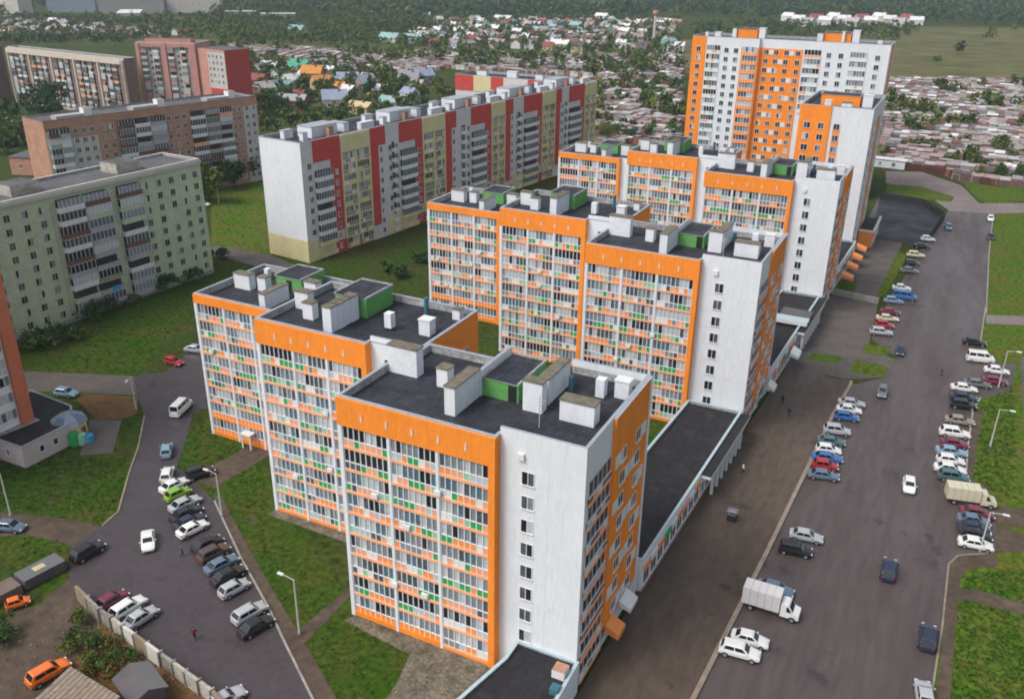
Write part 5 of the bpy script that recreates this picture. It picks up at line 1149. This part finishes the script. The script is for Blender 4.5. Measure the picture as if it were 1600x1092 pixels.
for i in range(8):
    q0, q1 = Vector(oc[i] + (0,)), Vector(oc[(i + 1) % 8] + (0,)); e = FR(q0.x, q0.y, math.degrees(math.atan2(q1.y - q0.y, q1.x - q0.x))); L_ = (q1 - q0).length
    m = MB(); m.fbox(e, L_ * .25, L_ * .75, .01, .06, .8, 2.3, 'balcony_brown'); m.build('window', rt)
for k, kk in enumerate(('panel_green', 'panel_pale_green', 'balcony_blue')):
    m = MB(); m.cyl((cx + 2.3 + .55 * k, cy - 1.3 + .9 * k, 0), .75, (0, 0, 1), 2.2 - .5 * k, kk, 14); m.build('slide_wall', rt)


# ------------------------------------------------------------------ trees, shrubs, houses, garages
def crown_faces(rng, cx, cy, cz, rx, rz, n, leaf, keys, out, lobes=5):
    L = [(rng.gauss(0, .42), rng.gauss(0, .42), rng.uniform(-.55, .6), rng.uniform(.42, .68)) for _ in range(lobes)]
    for _ in range(n):
        lx, ly, lz, lr = rng.choice(L)
        while True:
            a, b, c = rng.uniform(-1, 1), rng.uniform(-1, 1), rng.uniform(-1, 1)
            if .25 < a * a + b * b + c * c < 1: break
        x, y, z = cx + (lx + a * lr) * rx, cy + (ly + b * lr) * rx, cz + (lz + c * lr) * rz
        e = Vector((rng.gauss(0, 1), rng.gauss(0, 1), rng.gauss(0, 1))).normalized(); f = e.cross(Vector((rng.gauss(0, 1), rng.gauss(0, 1), rng.gauss(0, 1)))).normalized()
        s = leaf * rng.uniform(.6, 1.3); P = Vector((x, y, z))
        out.face([P - e * s - f * s * .5, P + f * s * .7, P + e * s - f * s * .4], rng.choice(keys)) if rng.random() < .5 else out.face([P - e * s - f * s * .6, P + e * s - f * s * .6, P + e * s * .8 + f * s * .6, P - e * s * .9 + f * s * .7], rng.choice(keys))


def trunk_mesh(rng, m, h, r, spread):
    m.cyl((0, 0, 0), r, (rng.uniform(-.05, .05), rng.uniform(-.05, .05), 1), h * .62, 'bark', 7, r * .5)
    for k in range(5):
        a = rng.uniform(0, 6.28); m.cyl((0, 0, h * (.28 + .07 * k)), r * .4, (math.cos(a) * spread, math.sin(a) * spread, h * .42), h * .42, 'bark', 5, r * .12)


LEAF = dict(dark=['leaf_dark', 'leaf_dark', 'leaf_mid'], mid=['leaf_mid', 'leaf_mid', 'leaf_dark', 'leaf_light'], light=['leaf_light', 'leaf_mid', 'leaf_olive'], olive=['leaf_olive', 'leaf_mid', 'leaf_olive', 'leaf_light'], blue=['leaf_blue', 'leaf_dark'], rust=['leaf_rust', 'leaf_olive', 'leaf_mid'])


def near_tree(x, y, h, r, tint, label, seed, n=900, leaf=.42, group=None, name='tree'):
    rng = random.Random(seed); rt = thing(name, label, 'tree' if name == 'tree' else 'shrub', (x, y, 0), group)
    m = MB(); trunk_mesh(rng, m, h, h * .022, r); m.v = [(a + x, b + y, c) for a, b, c in m.v]; m.build('trunk', rt)
    m = MB(); crown_faces(rng, x, y, h * .60, r, h * .42, n, leaf, LEAF[tint], m, 8); m.build('crown', rt)
    return rt


p = at(322, 318); near_tree(p.x, p.y, 13, 5.0, 'olive', 'broad olive tree at the right end of the green panel block', 1, 2200, .55)
p = at(352, 300); near_tree(p.x, p.y + 4, 9, 4.2, 'dark', 'dark tree right of the broad olive tree, in front of the brick block', 6, 1300, .5)
p = at(395, 285); near_tree(p.x - 3, p.y, 9, 4.0, 'dark', 'dark tree at the foot of the brown brick block', 2, 900)
p = at(82, 190); near_tree(p.x, p.y, 17, 8.5, 'blue', 'large dark tree in front of the cream long block', 3, 1600, .7)
p = at(30, 225); near_tree(p.x, p.y, 12, 8, 'mid', 'bushy green tree at the left edge behind the brick utility building', 4, 1200, .6)
p = at(100, 215); near_tree(p.x, p.y, 8, 6, 'olive', 'low olive tree left of the brown brick block', 5, 900, .5)
for i, (x, y, h, r, t) in enumerate(((150, 500, 3.6, 2.6, 'dark'), (172, 488, 3.4, 2.2, 'dark'), (80, 540, 3.2, 2.6, 'dark'), (50, 548, 2.8, 2.4, 'mid'), (262, 455, 3.2, 2.0, 'blue'), (112, 530, 2.4, 2.4, 'mid'), (300, 437, 2.6, 2.2, 'mid'), (200, 475, 1.8, 1.8, 'mid'), (345, 405, 2.4, 2.0, 'dark'))):
    p = at(x, y); near_tree(p.x, p.y, h * 1.25, r * 1.25, t, ['left one of the two round dark shrubs at the middle of the green block', 'right one of the two round dark shrubs at the middle of the green block', 'wide dark shrub of the hedge row near the white tower', 'wide green shrub of the hedge row right beside the white tower', 'bluish shrub at the foot of the green block near its right balconies', 'green shrub between the wide dark shrub and the round pair', 'low green shrub at the right corner of the green block', 'smallest shrub at the foot of the green block', 'dark shrub on the lawn right of the green block'][i], 20 + i, 420, .3, 'shrubs in front of the green panel block', 'shrub')
for i, (x, y, h, r, t) in enumerate(((150, 1010, 1.7, 1.1, 'mid'), (128, 975, 1.6, 1.0, 'light'), (112, 1020, 1.8, 1.2, 'olive'), (165, 1040, 1.6, 1.3, 'mid'), (10, 990, 2.4, 1.6, 'mid'), (6, 1010, 2.0, 1.4, 'dark'), (140, 1035, 1.4, 1.2, 'olive'), (185, 1055, 1.5, 1.2, 'rust'), (172, 1015, 1.2, 1.1, 'rust'), (200, 1030, 1.3, 1.0, 'mid'), (120, 1000, 1.5, 1.4, 'mid'), (135, 1058, 1.0, 1.1, 'rust'))):
    p = at(x, y); near_tree(p.x, p.y, h, r, t, ['tall green weed shrub behind the concrete fence', 'pale shrub behind the tip of the concrete fence', 'olive shrub on the edge of the dirt track', 'green shrub beside the slate shed', 'green shrub at the left edge below the small orange car', 'dark shrub at the left edge beside the dirt track', 'low olive shrub in front of the tall weed shrub', 'rust brown shrub right beside the slate shed', 'rust brown shrub behind the middle of the concrete fence', 'small green shrub close behind the concrete fence', 'green shrub between the dirt track and the tall weed shrub', 'lowest rust brown weeds near the plank roof'][i], 50 + i, 320, .16, 'weedy shrubs around the sheds', 'shrub')
for i, (x, y, h, r, t) in enumerate(((628, 432, 3.0, 2.6, 'dark'), (610, 425, 2.4, 2.2, 'mid'), (655, 410, 2.6, 2.4, 'dark'), (945, 222, 8, 5, 'olive'), (965, 218, 7, 4.5, 'mid'), (990, 220, 6, 4, 'dark'))):
    p = at(x, y); near_tree(p.x, p.y, h, r, t, ['dark shrub behind the roof of the near house', 'green shrub left of the dark one behind the near house', 'dark shrub beside the left wing of the middle house', 'olive tree behind the right end of the striped block', 'green tree right of the olive tree behind the striped block', 'dark tree nearest the left edge of the far orange house'][i], 70 + i, 500, .34, None, 'tree' if i > 2 else 'shrub')


def inside(poly, x, y):
    c = False; n = len(poly)
    for i in range(n):
        x1, y1 = poly[i]; x2, y2 = poly[(i + 1) % n]
        if (y1 > y) != (y2 > y) and x < (x2 - x1) * (y - y1) / (y2 - y1) + x1: c = not c
    return c


FOOT = []   # keep scattered things off the big buildings
def foot(fr, ln, dp, mg=5): FOOT.append([fr.p(-mg, mg, 0)[:2], fr.p(ln + mg, mg, 0)[:2], fr.p(ln + mg, -dp - mg, 0)[:2], fr.p(-mg, -dp - mg, 0)[:2]])
foot(FR(-115.4, 100.6, 83.13), 147, 14.2); foot(FR(-147.2, 229.5, 0), 40, 14); foot(gfr, 89, 12.5); foot(bfr, 89.5, 13); foot(efr, 91, 14); foot(tfr, 48, 18); foot(FR(-60.3, 236, 0), 62, 17, 8); foot(FR(-12.6, 172, 0), 18, 28)
def blocked(x, y): return any(inside(f, x, y) for f in FOOT)


def scatter(rng, poly, spacing, jitter=.8):
    xs = [q[0] for q in poly]; ys = [q[1] for q in poly]; out = []
    y = min(ys)
    while y < max(ys):
        x = min(xs) + rng.uniform(0, spacing)
        while x < max(xs):
            a, b = x + rng.uniform(-1, 1) * spacing * jitter, y + rng.uniform(-1, 1) * spacing * jitter
            if inside(poly, a, b) and not blocked(a, b): out.append((a, b))
            x += spacing
        y += spacing
    return out


rng = random.Random(77)
dist = lambda q: (q[0] - CAM.x) ** 2 + (q[1] - CAM.y) ** 2
# --- garage rows
RK = ['roof_grey', 'roof_pale', 'roof_white', 'roof_pink', 'roof_rust', 'roof_dark', 'roof_brown']; RN = ['grey', 'pale grey', 'white', 'pinkish', 'rusty', 'dark', 'brown']
WK = ['wall_brick', 'wall_pale', 'wall_grey', 'wall_brick', 'roof_pink']
def garage_mesh(m, x, y, c, s, w, l, h, rk, wk, flip, door=True):
    P = lambda u, v, z: (x + u * c - v * s, y + u * s + v * c, z)
    lo = h - .35
    a, b = (h, lo) if flip else (lo, h)
    m.hexa([P(-w, -l, 0), P(w, -l, 0), P(w, l, 0), P(-w, l, 0), P(-w, -l, a), P(w, -l, a), P(w, l, b), P(-w, l, b)], wk, wk)
    e = .18; m.hexa([P(-w - .05, -l - e, a + .01), P(w + .05, -l - e, a + .01), P(w + .05, l + e, b + .01), P(-w - .05, l + e, b + .01), P(-w - .05, -l - e, a + .14), P(w + .05, -l - e, a + .14), P(w + .05, l + e, b + .14), P(-w - .05, l + e, b + .14)], rk, rk)
    if door:
        d = -l - .02 if not flip else l + .02; q = [P(-w * .7, d, .05), P(w * .7, d, .05), P(w * .7, d, 2.0), P(-w * .7, d, 2.0)]
        m.face(q if not flip else q[::-1], 'garage_door')


REG = [(px((1378, 126), (1690, 130), (1780, 326), (1556, 289), (1500, 285), (1462, 270), (1378, 258)), -3, 'in the rows right of the tower', .17),
       (px((600, 84), (1064, 90), (1066, 222), (932, 232), (926, 122), (720, 110), (600, 100)), -4, 'in the rows left of the tower', .42),
       (px((345, 72), (600, 84), (700, 108), (620, 122), (350, 98)), -6, 'in the far band beyond the old gardens', .22)]
G = []; GT = []
for poly, dg, where, gap in REG:
    c, s = math.cos(R(dg)), math.sin(R(dg)); xs = [q[0] for q in poly]; ys = [q[1] for q in poly]
    inv = lambda X, Y: (X * c + Y * s, -X * s + Y * c); T = [inv(*q) for q in poly]
    v = min(q[1] for q in T); row = 0
    while v < max(q[1] for q in T):
        u = min(q[0] for q in T) + rng.uniform(0, 4); skip = 0
        while u < max(q[0] for q in T):
            wd = rng.choice([3.0, 3.3, 3.3, 3.6, 4.0, 5.0]); X, Y = (u + wd / 2) * c - v * s, (u + wd / 2) * s + v * c
            if rng.random() < gap * .25: skip = rng.randint(1, 5)
            if skip > 0:
                skip -= 1
                if inside(poly, X, Y) and not blocked(X, Y) and rng.random() < .75: GT.append((X + rng.uniform(-2, 2), Y + rng.uniform(-2, 2)))
            elif inside(poly, X, Y) and not blocked(X, Y): G.append((X, Y + rng.uniform(-.5, .5), dg + rng.uniform(-1, 1), wd / 2 - .10, rng.uniform(2.0, 2.6), rng.uniform(2.2, 3.4), row % 2, where))
            u += wd
        v += 5.4 if row % 2 == 0 else rng.choice([7.5, 8.5, 10]); row += 1
G.sort(key=dist)
gs = MB()
for i, (X, Y, dg, wd, l, h, fl_, where) in enumerate(G):
    k = rng.choices(range(7), [3, 3.6, 1.6, 3.4, 1.0, 1.0, 1.3])[0]; wk = rng.choice(WK)
    if i < 300:
        m = MB(); garage_mesh(m, X, Y, math.cos(R(dg)), math.sin(R(dg)), wd, l, h, RK[k], wk, fl_)
        o = m.build('garage', org=(X, Y, 0)); tag(o, 'small garage with a %s roof %s' % (RN[k], where), 'garage', 'garages with %s roofs %s' % (RN[k], where))
    else: garage_mesh(gs, X, Y, math.cos(R(dg)), math.sin(R(dg)), wd, l, h, RK[k], wk, fl_)
o = gs.build('garage_rows', kind='stuff'); tag(o, 'dense farther rows of small pale roofed garages beyond the blocks', 'garages')


# --- houses of the old town
def house(x, y, dg, w, l, h, g, rk, wk, label, group, two):
    rt = thing('house', label, 'house', (x, y, 0), group); f = FR(x, y, dg)
    m = MB(); m.fbox(f, -w, w, -l, l, 0, h, wk, back=True)
    m.face([f.p(-w, l, h), f.p(-w, 0, h + g), f.p(-w, -l, h)], wk); m.face([f.p(w, l, h), f.p(w, -l, h), f.p(w, 0, h + g)], wk); m.build('wall', rt)
    m = MB(); e = .5; k = g / l
    for s_ in (1, -1):
        A = [f.p(-w - e, s_ * (l + e), h - e * k + .05), f.p(w + e, s_ * (l + e), h - e * k + .05), f.p(w + e, 0, h + g + .05), f.p(-w - e, 0, h + g + .05)]
        m.face(A if s_ > 0 else A[::-1], rk)
    m.fbox(f, w * .3, w * .3 + .7, .6, 1.3, h + g * .4, h + g + .9, 'wall_brick', back=True); m.build('roof', rt)
    for u in (-w * .5, w * .5):
        m = MB(); m.fbox(f, u - .6, u + .6, l + .01, l + .06, h * .5 - .6, h * .5 + .7, 'glass_dark'); m.fbox(f, u - .75, u + .75, l + .005, l + .04, h * .5 - .75, h * .5 - .62, 'frame_white'); m.build('window', rt)
    return rt


def P2(x, y): p = at(x, y); return (p.x, p.y)
# the ones that stand out, by their own colours
for (x, y, dg, w, l, h, g, rk, wk, lb) in (
        (470, 118, 10, 6, 5, 6, 4, 'roof_green', 'wall_cream', 'house with a bright green roof in the gardens behind the brick block'), (490, 132, 20, 6, 5, 7, 4, 'roof_orange', 'roof_orange', 'orange house in the gardens beside the green roofed one'),
        (502, 140, 60, 5, 4, 5, 3, 'roof_orange', 'wall_cream', 'smaller orange roofed house below the orange house'), (402, 137, 0, 7, 5, 5, 3, 'roof_red', 'roof_red', 'dark red house left in the gardens behind the brick block'),
        (515, 121, 0, 4, 3, 5, 2, 'roof_white', 'roof_white', 'small white house right of the green roofed one'), (545, 138, 30, 6, 5, 5, 4, 'roof_blue', 'roof_blue', 'blue roofed house in the middle of the gardens'), (572, 142, 70, 5, 4, 5, 4, 'roof_blue', 'roof_pink', 'lilac grey house right of the blue roofed one'),
        (524, 172, 40, 6, 5, 6, 4, 'roof_blue', 'wall_pale', 'pale blue roofed house with a steep gable nearest the striped block'), (530, 148, 10, 4, 4, 4, 3, 'roof_orange', 'roof_orange', 'small orange shed roof below the blue house'), (434, 168, 60, 5, 4, 4, 3, 'roof_teal', 'wall_pale', 'house with a pale teal roof behind the right end of the brick block'),
        (565, 178, 0, 6, 4, 4, 2, 'wall_cream', 'wall_cream', 'cream flat house close behind the striped block'), (455, 138, 80, 5, 4, 5, 3, 'roof_white', 'wall_pale', 'white roofed house below the green roofed one'), (424, 110, 0, 7, 4, 4, 2, 'roof_white', 'wall_pale', 'long white roofed house in front of the far garage band'),
        (640, 135, 20, 6, 5, 5, 4, 'roof_grey', 'wall_pale', 'grey gabled house at the right end of the gardens'), (660, 130, 60, 6, 5, 5, 4, 'roof_blue', 'wall_grey', 'blue grey gabled house at the right end of the gardens'), (465, 55, 0, 8, 5, 5, 4, 'roof_teal', 'wall_pale', 'teal roofed house beyond the far garage band'),
        (610, 66, 0, 9, 6, 4, 4, 'roof_teal', 'wall_pale', 'left one of two round shouldered teal roofed houses'), (646, 68, 0, 9, 6, 4, 4, 'roof_teal', 'wall_grey', 'right one of two round shouldered teal roofed houses'), (744, 70, 0, 9, 6, 5, 3, 'roof_red', 'wall_brick', 'wide dark red house in the far village'),
        (900, 50, 0, 6, 5, 7, 3, 'roof_teal', 'roof_teal', 'tall teal house in the middle of the far village'), (940, 36, 0, 7, 5, 8, 3, 'roof_white', 'roof_white', 'tall white house at the back of the far village'), (972, 60, 0, 7, 5, 7, 3, 'roof_white', 'wall_pale', 'white gabled house right in the far village'), (875, 80, 0, 8, 5, 6, 3, 'roof_white', 'wall_pale', 'wide white house in front of the far village'),
        (786, 34, 0, 11, 7, 4, 3, 'roof_white', 'wall_pale', 'long white roofed farm house behind the far village'), (670, 28, 0, 6, 5, 4, 3, 'roof_white', 'wall_pale', 'lone white roofed house near the tree line')):
    p = P2(x, y); house(p[0], p[1], dg, w, l, h, g, rk, wk, lb, None, True)
for k in range(15):
    p = P2(1232 + 14.2 * k, 33 + (k * 7 % 5) * 2.2); house(p[0], p[1], (k * 37) % 60 - 30, 7.5, 6, 6, 4, ['roof_white', 'roof_white', 'roof_pale', 'roof_red', 'roof_white'][k % 5], ['roof_white', 'wall_pale'][k % 2], 'house with a %s roof in the white village far behind the tower' % ['white', 'white', 'pale', 'dark red', 'white'][k % 5], 'houses with %s roofs in the white village' % ['white', 'white', 'pale', 'dark red', 'white'][k % 5], True)
# far water tower
p = P2(1021, 70); rt = thing('water_tower', 'slim red and white mast tower in the far village', 'tower', (p[0], p[1], 0))
m = MB(); m.cyl((p[0], p[1], 0), 1.4, (0, 0, 1), 24, 'wall_pale', 10, 1.0); m.build('shaft', rt); m = MB(); m.cyl((p[0], p[1], 24), 1.0, (0, 0, 1), 2, 'tower_brick', 12, 2.4); m.cyl((p[0], p[1], 26), 2.4, (0, 0, 1), 2.4, 'tower_brick', 12, 2.2); m.build('tank', rt)

HREG = [(px((350, 112), (560, 118), (700, 150), (600, 176), (420, 186), (352, 150)), 25, 'in the gardens behind the striped block', 0), (px((690, 34), (1060, 36), (1062, 86), (700, 78), (640, 62)), 19, 'in the far village behind the garage rows', 1),
        (px((0, 36), (345, 32), (345, 58), (212, 62), (0, 66)), 21, 'in the old town beyond the cream block', 2), (px((345, 36), (640, 44), (640, 66), (345, 66)), 34, 'beyond the far garage band', 3), (px((1210, 28), (1440, 30), (1440, 40), (1380, 52), (1210, 46)), 40, 'in the fields behind the tower', 4)]
HC = ['roof_grey', 'roof_pale', 'roof_white', 'roof_pink', 'roof_rust', 'roof_dark', 'roof_green', 'roof_teal', 'roof_red', 'roof_blue']; HN = ['grey', 'pale grey', 'white', 'pinkish', 'rust brown', 'dark', 'green', 'pale teal', 'dark red', 'blue']
HW = ['wall_pale', 'wall_grey', 'wall_brick', 'wall_cream', 'roof_white']; nh = 0
for poly, sp, where, ri in HREG:
    for (x, y) in scatter(rng, poly, sp, .35):
        if rng.random() < .12 or nh > 283: continue
        k = rng.choices(range(10), [3, 3, 5 if ri in (1, 4) else 2, 2, 1.5, 1.5, 1, 1.2, 1, 1])[0]; nh += 1
        house(x, y, rng.choice([0, 90]) + rng.uniform(-15, 15), rng.uniform(3.6, 6), rng.uniform(3.0, 4.4), rng.uniform(3, 5.5), rng.uniform(2, 3.2), HC[k], rng.choice(HW), 'small house with a %s roof %s' % (HN[k], where), 'houses with %s roofs %s' % (HN[k], where), False)

# --- trees: the 300 largest on their own, the others as one wood
TREG = [(px((345, 95), (620, 120), (716, 152), (600, 200), (400, 215), (345, 190)), 8.5, 'mid', 'in the gardens behind the striped block', .15), (px((640, 30), (1062, 34), (1062, 90), (900, 86), (620, 78)), 10.5, 'mid', 'between the houses of the far village', .25),
        (px((-20, 30), (345, 28), (345, 62), (212, 66), (0, 72), (-20, 72)), 10.5, 'mid', 'in the old town beyond the cream block', .2), (px((330, 24), (660, 20), (660, 74), (340, 70)), 9.5, 'mid', 'beyond the far garage band', .05), (px((1205, 38), (1450, 42), (1410, 66), (1080, 62), (1080, 40)), 15, 'dark', 'around the white village behind the tower', .1),
        (px((-20, 60), (212, 66), (212, 72), (15, 74), (-20, 76)), 9, 'mid', 'in the old town beyond the cream block', .1), (px((330, 76), (400, 92), (410, 150), (352, 160)), 8, 'dark', 'between the red tower and the gardens', .12),
        (px((-20, 170), (60, 175), (66, 240), (0, 262), (-20, 250)), 9, 'mid', 'left of the brown brick block', .2), (px((348, 160), (420, 190), (415, 215), (404, 215), (404, 150)), 6, 'olive', 'at the corner of the brown brick block', .1)]
FREG = [(px((640, 10), (1010, 14), (1000, 30), (640, 34)), 13, 'blue', .12), (px((1000, 0), (1640, 2), (1660, 44), (1440, 36), (1000, 24)), 14, 'blue', .04), (px((1640, 2), (1700, 0), (1760, 60), (1640, 44)), 14, 'blue', .1), (px((-40, 2), (480, 3), (640, 14), (640, 26), (330, 30), (330, 12), (-40, 24)), 15, 'dark', .15), (px((1400, 48), (1640, 52), (1640, 122), (1400, 118)), 60, 'olive', .55), (px((480, .5), (1640, -2), (1640, 2), (1000, 4)), 22, 'blue', .25)]
TR = []
for poly, sp, tint, where, gap in TREG:
    for q in scatter(rng, poly, sp):
        if rng.random() > gap: TR.append((q[0], q[1], tint if rng.random() < .55 else rng.choice(['mid', 'light', 'olive', 'dark']), where))
for q in GT: TR.append((q[0], q[1], rng.choice(['mid', 'mid', 'olive', 'dark', 'light']), 'between the garage rows'))
TR.sort(key=lambda q: dist(q) * (1.6 if 'garage rows' in q[3] else 1))
TN = dict(dark='dark green', mid='mid green', light='light green', olive='olive', blue='blue green')
VAR = {}
for t in TN:
    for v in range(4):
        r2 = random.Random(900 + v + len(t) * 7); m = MB(); m.cyl((0, 0, 0), .22, (0, 0, 1), 4.2, 'bark', 6, .12); crown_faces(r2, 0, 0, 4.9, 3.4, 3.3, 130, .75, LEAF[t], m, 6)
        VAR[t, v] = m
meshes = {}
for i, (x, y, t, where) in enumerate(TR[:300]):
    v = rng.randrange(4); s = rng.uniform(.6, 1.25) * (.62 if 'garage rows' in where else .85 if 'gardens' in where else 1)
    if (t, v) not in meshes: o = VAR[t, v].build('tree', org=(0, 0, 0)); meshes[t, v] = o.data
    else: o = bpy.data.objects.new('tree', meshes[t, v]); COL.objects.link(o)
    o.location = (x, y, 0); o.rotation_euler = (0, 0, rng.uniform(0, 6.28)); o.scale = (s * rng.uniform(.9, 1.2), s, s * rng.uniform(.85, 1.2))
    tag(o, '%s tree with a loose crown %s' % (TN[t], where), 'tree', '%s trees %s' % (TN[t], where))
fm = MB()
def wood(x, y, t, s, n, r2):
    crown_faces(r2, x, y, 4.6 * s, 3.6 * s, 3.5 * s, n, 1.0 * s, LEAF[t], fm, 4)
r2 = random.Random(5)
for (x, y, t, where) in TR[300:]: wood(x, y, t, r2.uniform(.65, 1.2), 42, r2)
for poly, sp, tint, gap in FREG:
    for q in scatter(rng, poly, sp):
        if r2.random() > gap: wood(q[0], q[1], tint if r2.random() < .7 else r2.choice(['mid', 'dark', 'olive']), r2.uniform(1.2, 2.1), 26, r2)
o = fm.build('wood', kind='stuff'); tag(o, 'far mass of trees and the dark forest edge along the top of the picture', 'trees')

# --- rubble and clods on the bare ground at the lower left
rm = MB(); r4 = random.Random(12)
for poly, nn in ((px((0, 985), (60, 948), (112, 905), (124, 938), (155, 965), (130, 1010), (62, 1110), (-40, 1120)), 170), (px((158, 968), (215, 1010), (300, 1078), (190, 1040), (128, 1020)), 260), ([(-18, -4.2), (-10, -4), (-10, -14), (-15, -20)], 160)):
    xs = [q[0] for q in poly]; ys = [q[1] for q in poly]
    for _ in range(nn):
        x, y = r4.uniform(min(xs), max(xs)), r4.uniform(min(ys), max(ys))
        if not inside(poly, x, y): continue
        s_ = r4.uniform(.04, .17); a_ = r4.uniform(0, 6.28); c_, d_ = math.cos(a_) * s_, math.sin(a_) * s_; h_ = s_ * r4.uniform(.5, 1.0) + .045
        rm.hexa([(x - c_, y - d_, .03), (x + d_, y - c_, .03), (x + c_, y + d_, .03), (x - d_ * 1.2, y + c_ * 1.2, .03), (x - c_ * .6, y - d_ * .6, h_), (x + d_ * .7, y - c_ * .7, h_), (x + c_ * .7, y + d_ * .7, h_ * .9), (x - d_ * .6, y + c_ * .6, h_)], r4.choice(['dirty_concrete', 'dirty_concrete', 'earth', 'earth', 'brick']))
o = rm.build('rubble', kind='stuff'); tag(o, 'loose rubble and clods on the bare dirt', 'rubble')

# --- rough grass and weeds on the lawns
wm = MB(); r3 = random.Random(8)
for poly, nn in (([(-80, -12), (-26, -22), (12, -22), (-2, -2), (-28, -3), (-50, 9), (-60, 20), (-78, 30)], 5200), ([(-96, 22), (-128, 85), (-140, 40), (-110, 20)], 2600), (px((1490, 900), (1640, 890), (1640, 1110), (1480, 1110)), 1300), (px((1520, 640), (1586, 600), (1586, 780), (1545, 765), (1512, 745)), 900), (px((0, 720), (200, 712), (182, 800), (0, 795)), 1400), (px((330, 320), (420, 300), (420, 395), (345, 395)), 700)):
    xs = [q[0] for q in poly]; ys = [q[1] for q in poly]; roads = [[tuple(o_.data.vertices[i].co[:2]) for i in o_.data.polygons[0].vertices] for o_ in COL.objects if o_.get('kind') == 'structure' and o_.name.split('.')[0] in ('road', 'path', 'pavement', 'verge', 'dirt_track', 'dirt_yard', 'playground', 'plaza')] if 'roads' not in globals() else roads
    while nn > 0:
        x, y = r3.uniform(min(xs), max(xs)), r3.uniform(min(ys), max(ys)); nn -= 1
        if not inside(poly, x, y) or any(inside(rd, x, y) for rd in roads): continue
        for _ in range(3):
            a_ = r3.uniform(0, 6.28); s_ = r3.uniform(.12, .34); dx_, dy_ = math.cos(a_) * s_, math.sin(a_) * s_; ox, oy = r3.uniform(-.3, .3), r3.uniform(-.3, .3); hh = r3.uniform(.06, .22)
            wm.face([(x + ox - dx_, y + oy - dy_, .02), (x + ox + dx_, y + oy + dy_, .02), (x + ox + dx_ * .6 - dy_ * .8, y + oy + dy_ * .6 + dx_ * .8, hh)], r3.choice(['weed_green', 'weed_green', 'weed_pale', 'weed_dark']))
o = wm.build('weeds', kind='stuff'); tag(o, 'rough weeds and grass tufts scattered over the lawns', 'weeds')

# ------------------------------------------------------------------ the air between here and the forest
hm = bpy.data.materials.new('haze'); hm.use_nodes = True; hn = hm.node_tree
for n_ in list(hn.nodes):
    if n_.type == 'BSDF_PRINCIPLED': hn.nodes.remove(n_)
pv = hn.nodes.new('ShaderNodeVolumePrincipled'); pv.inputs['Density'].default_value = 0.00013; pv.inputs['Color'].default_value = (0.80, 0.88, 0.96, 1); pv.inputs['Anisotropy'].default_value = 0.2
hn.links.new(pv.outputs[0], [n_ for n_ in hn.nodes if n_.type == 'OUTPUT_MATERIAL'][0].inputs['Volume'])
M['haze'] = hm
m = MB(); m.box(-6100, 3100, -500, 9100, -1, 76, 'haze'); m.build('haze', kind='stuff')
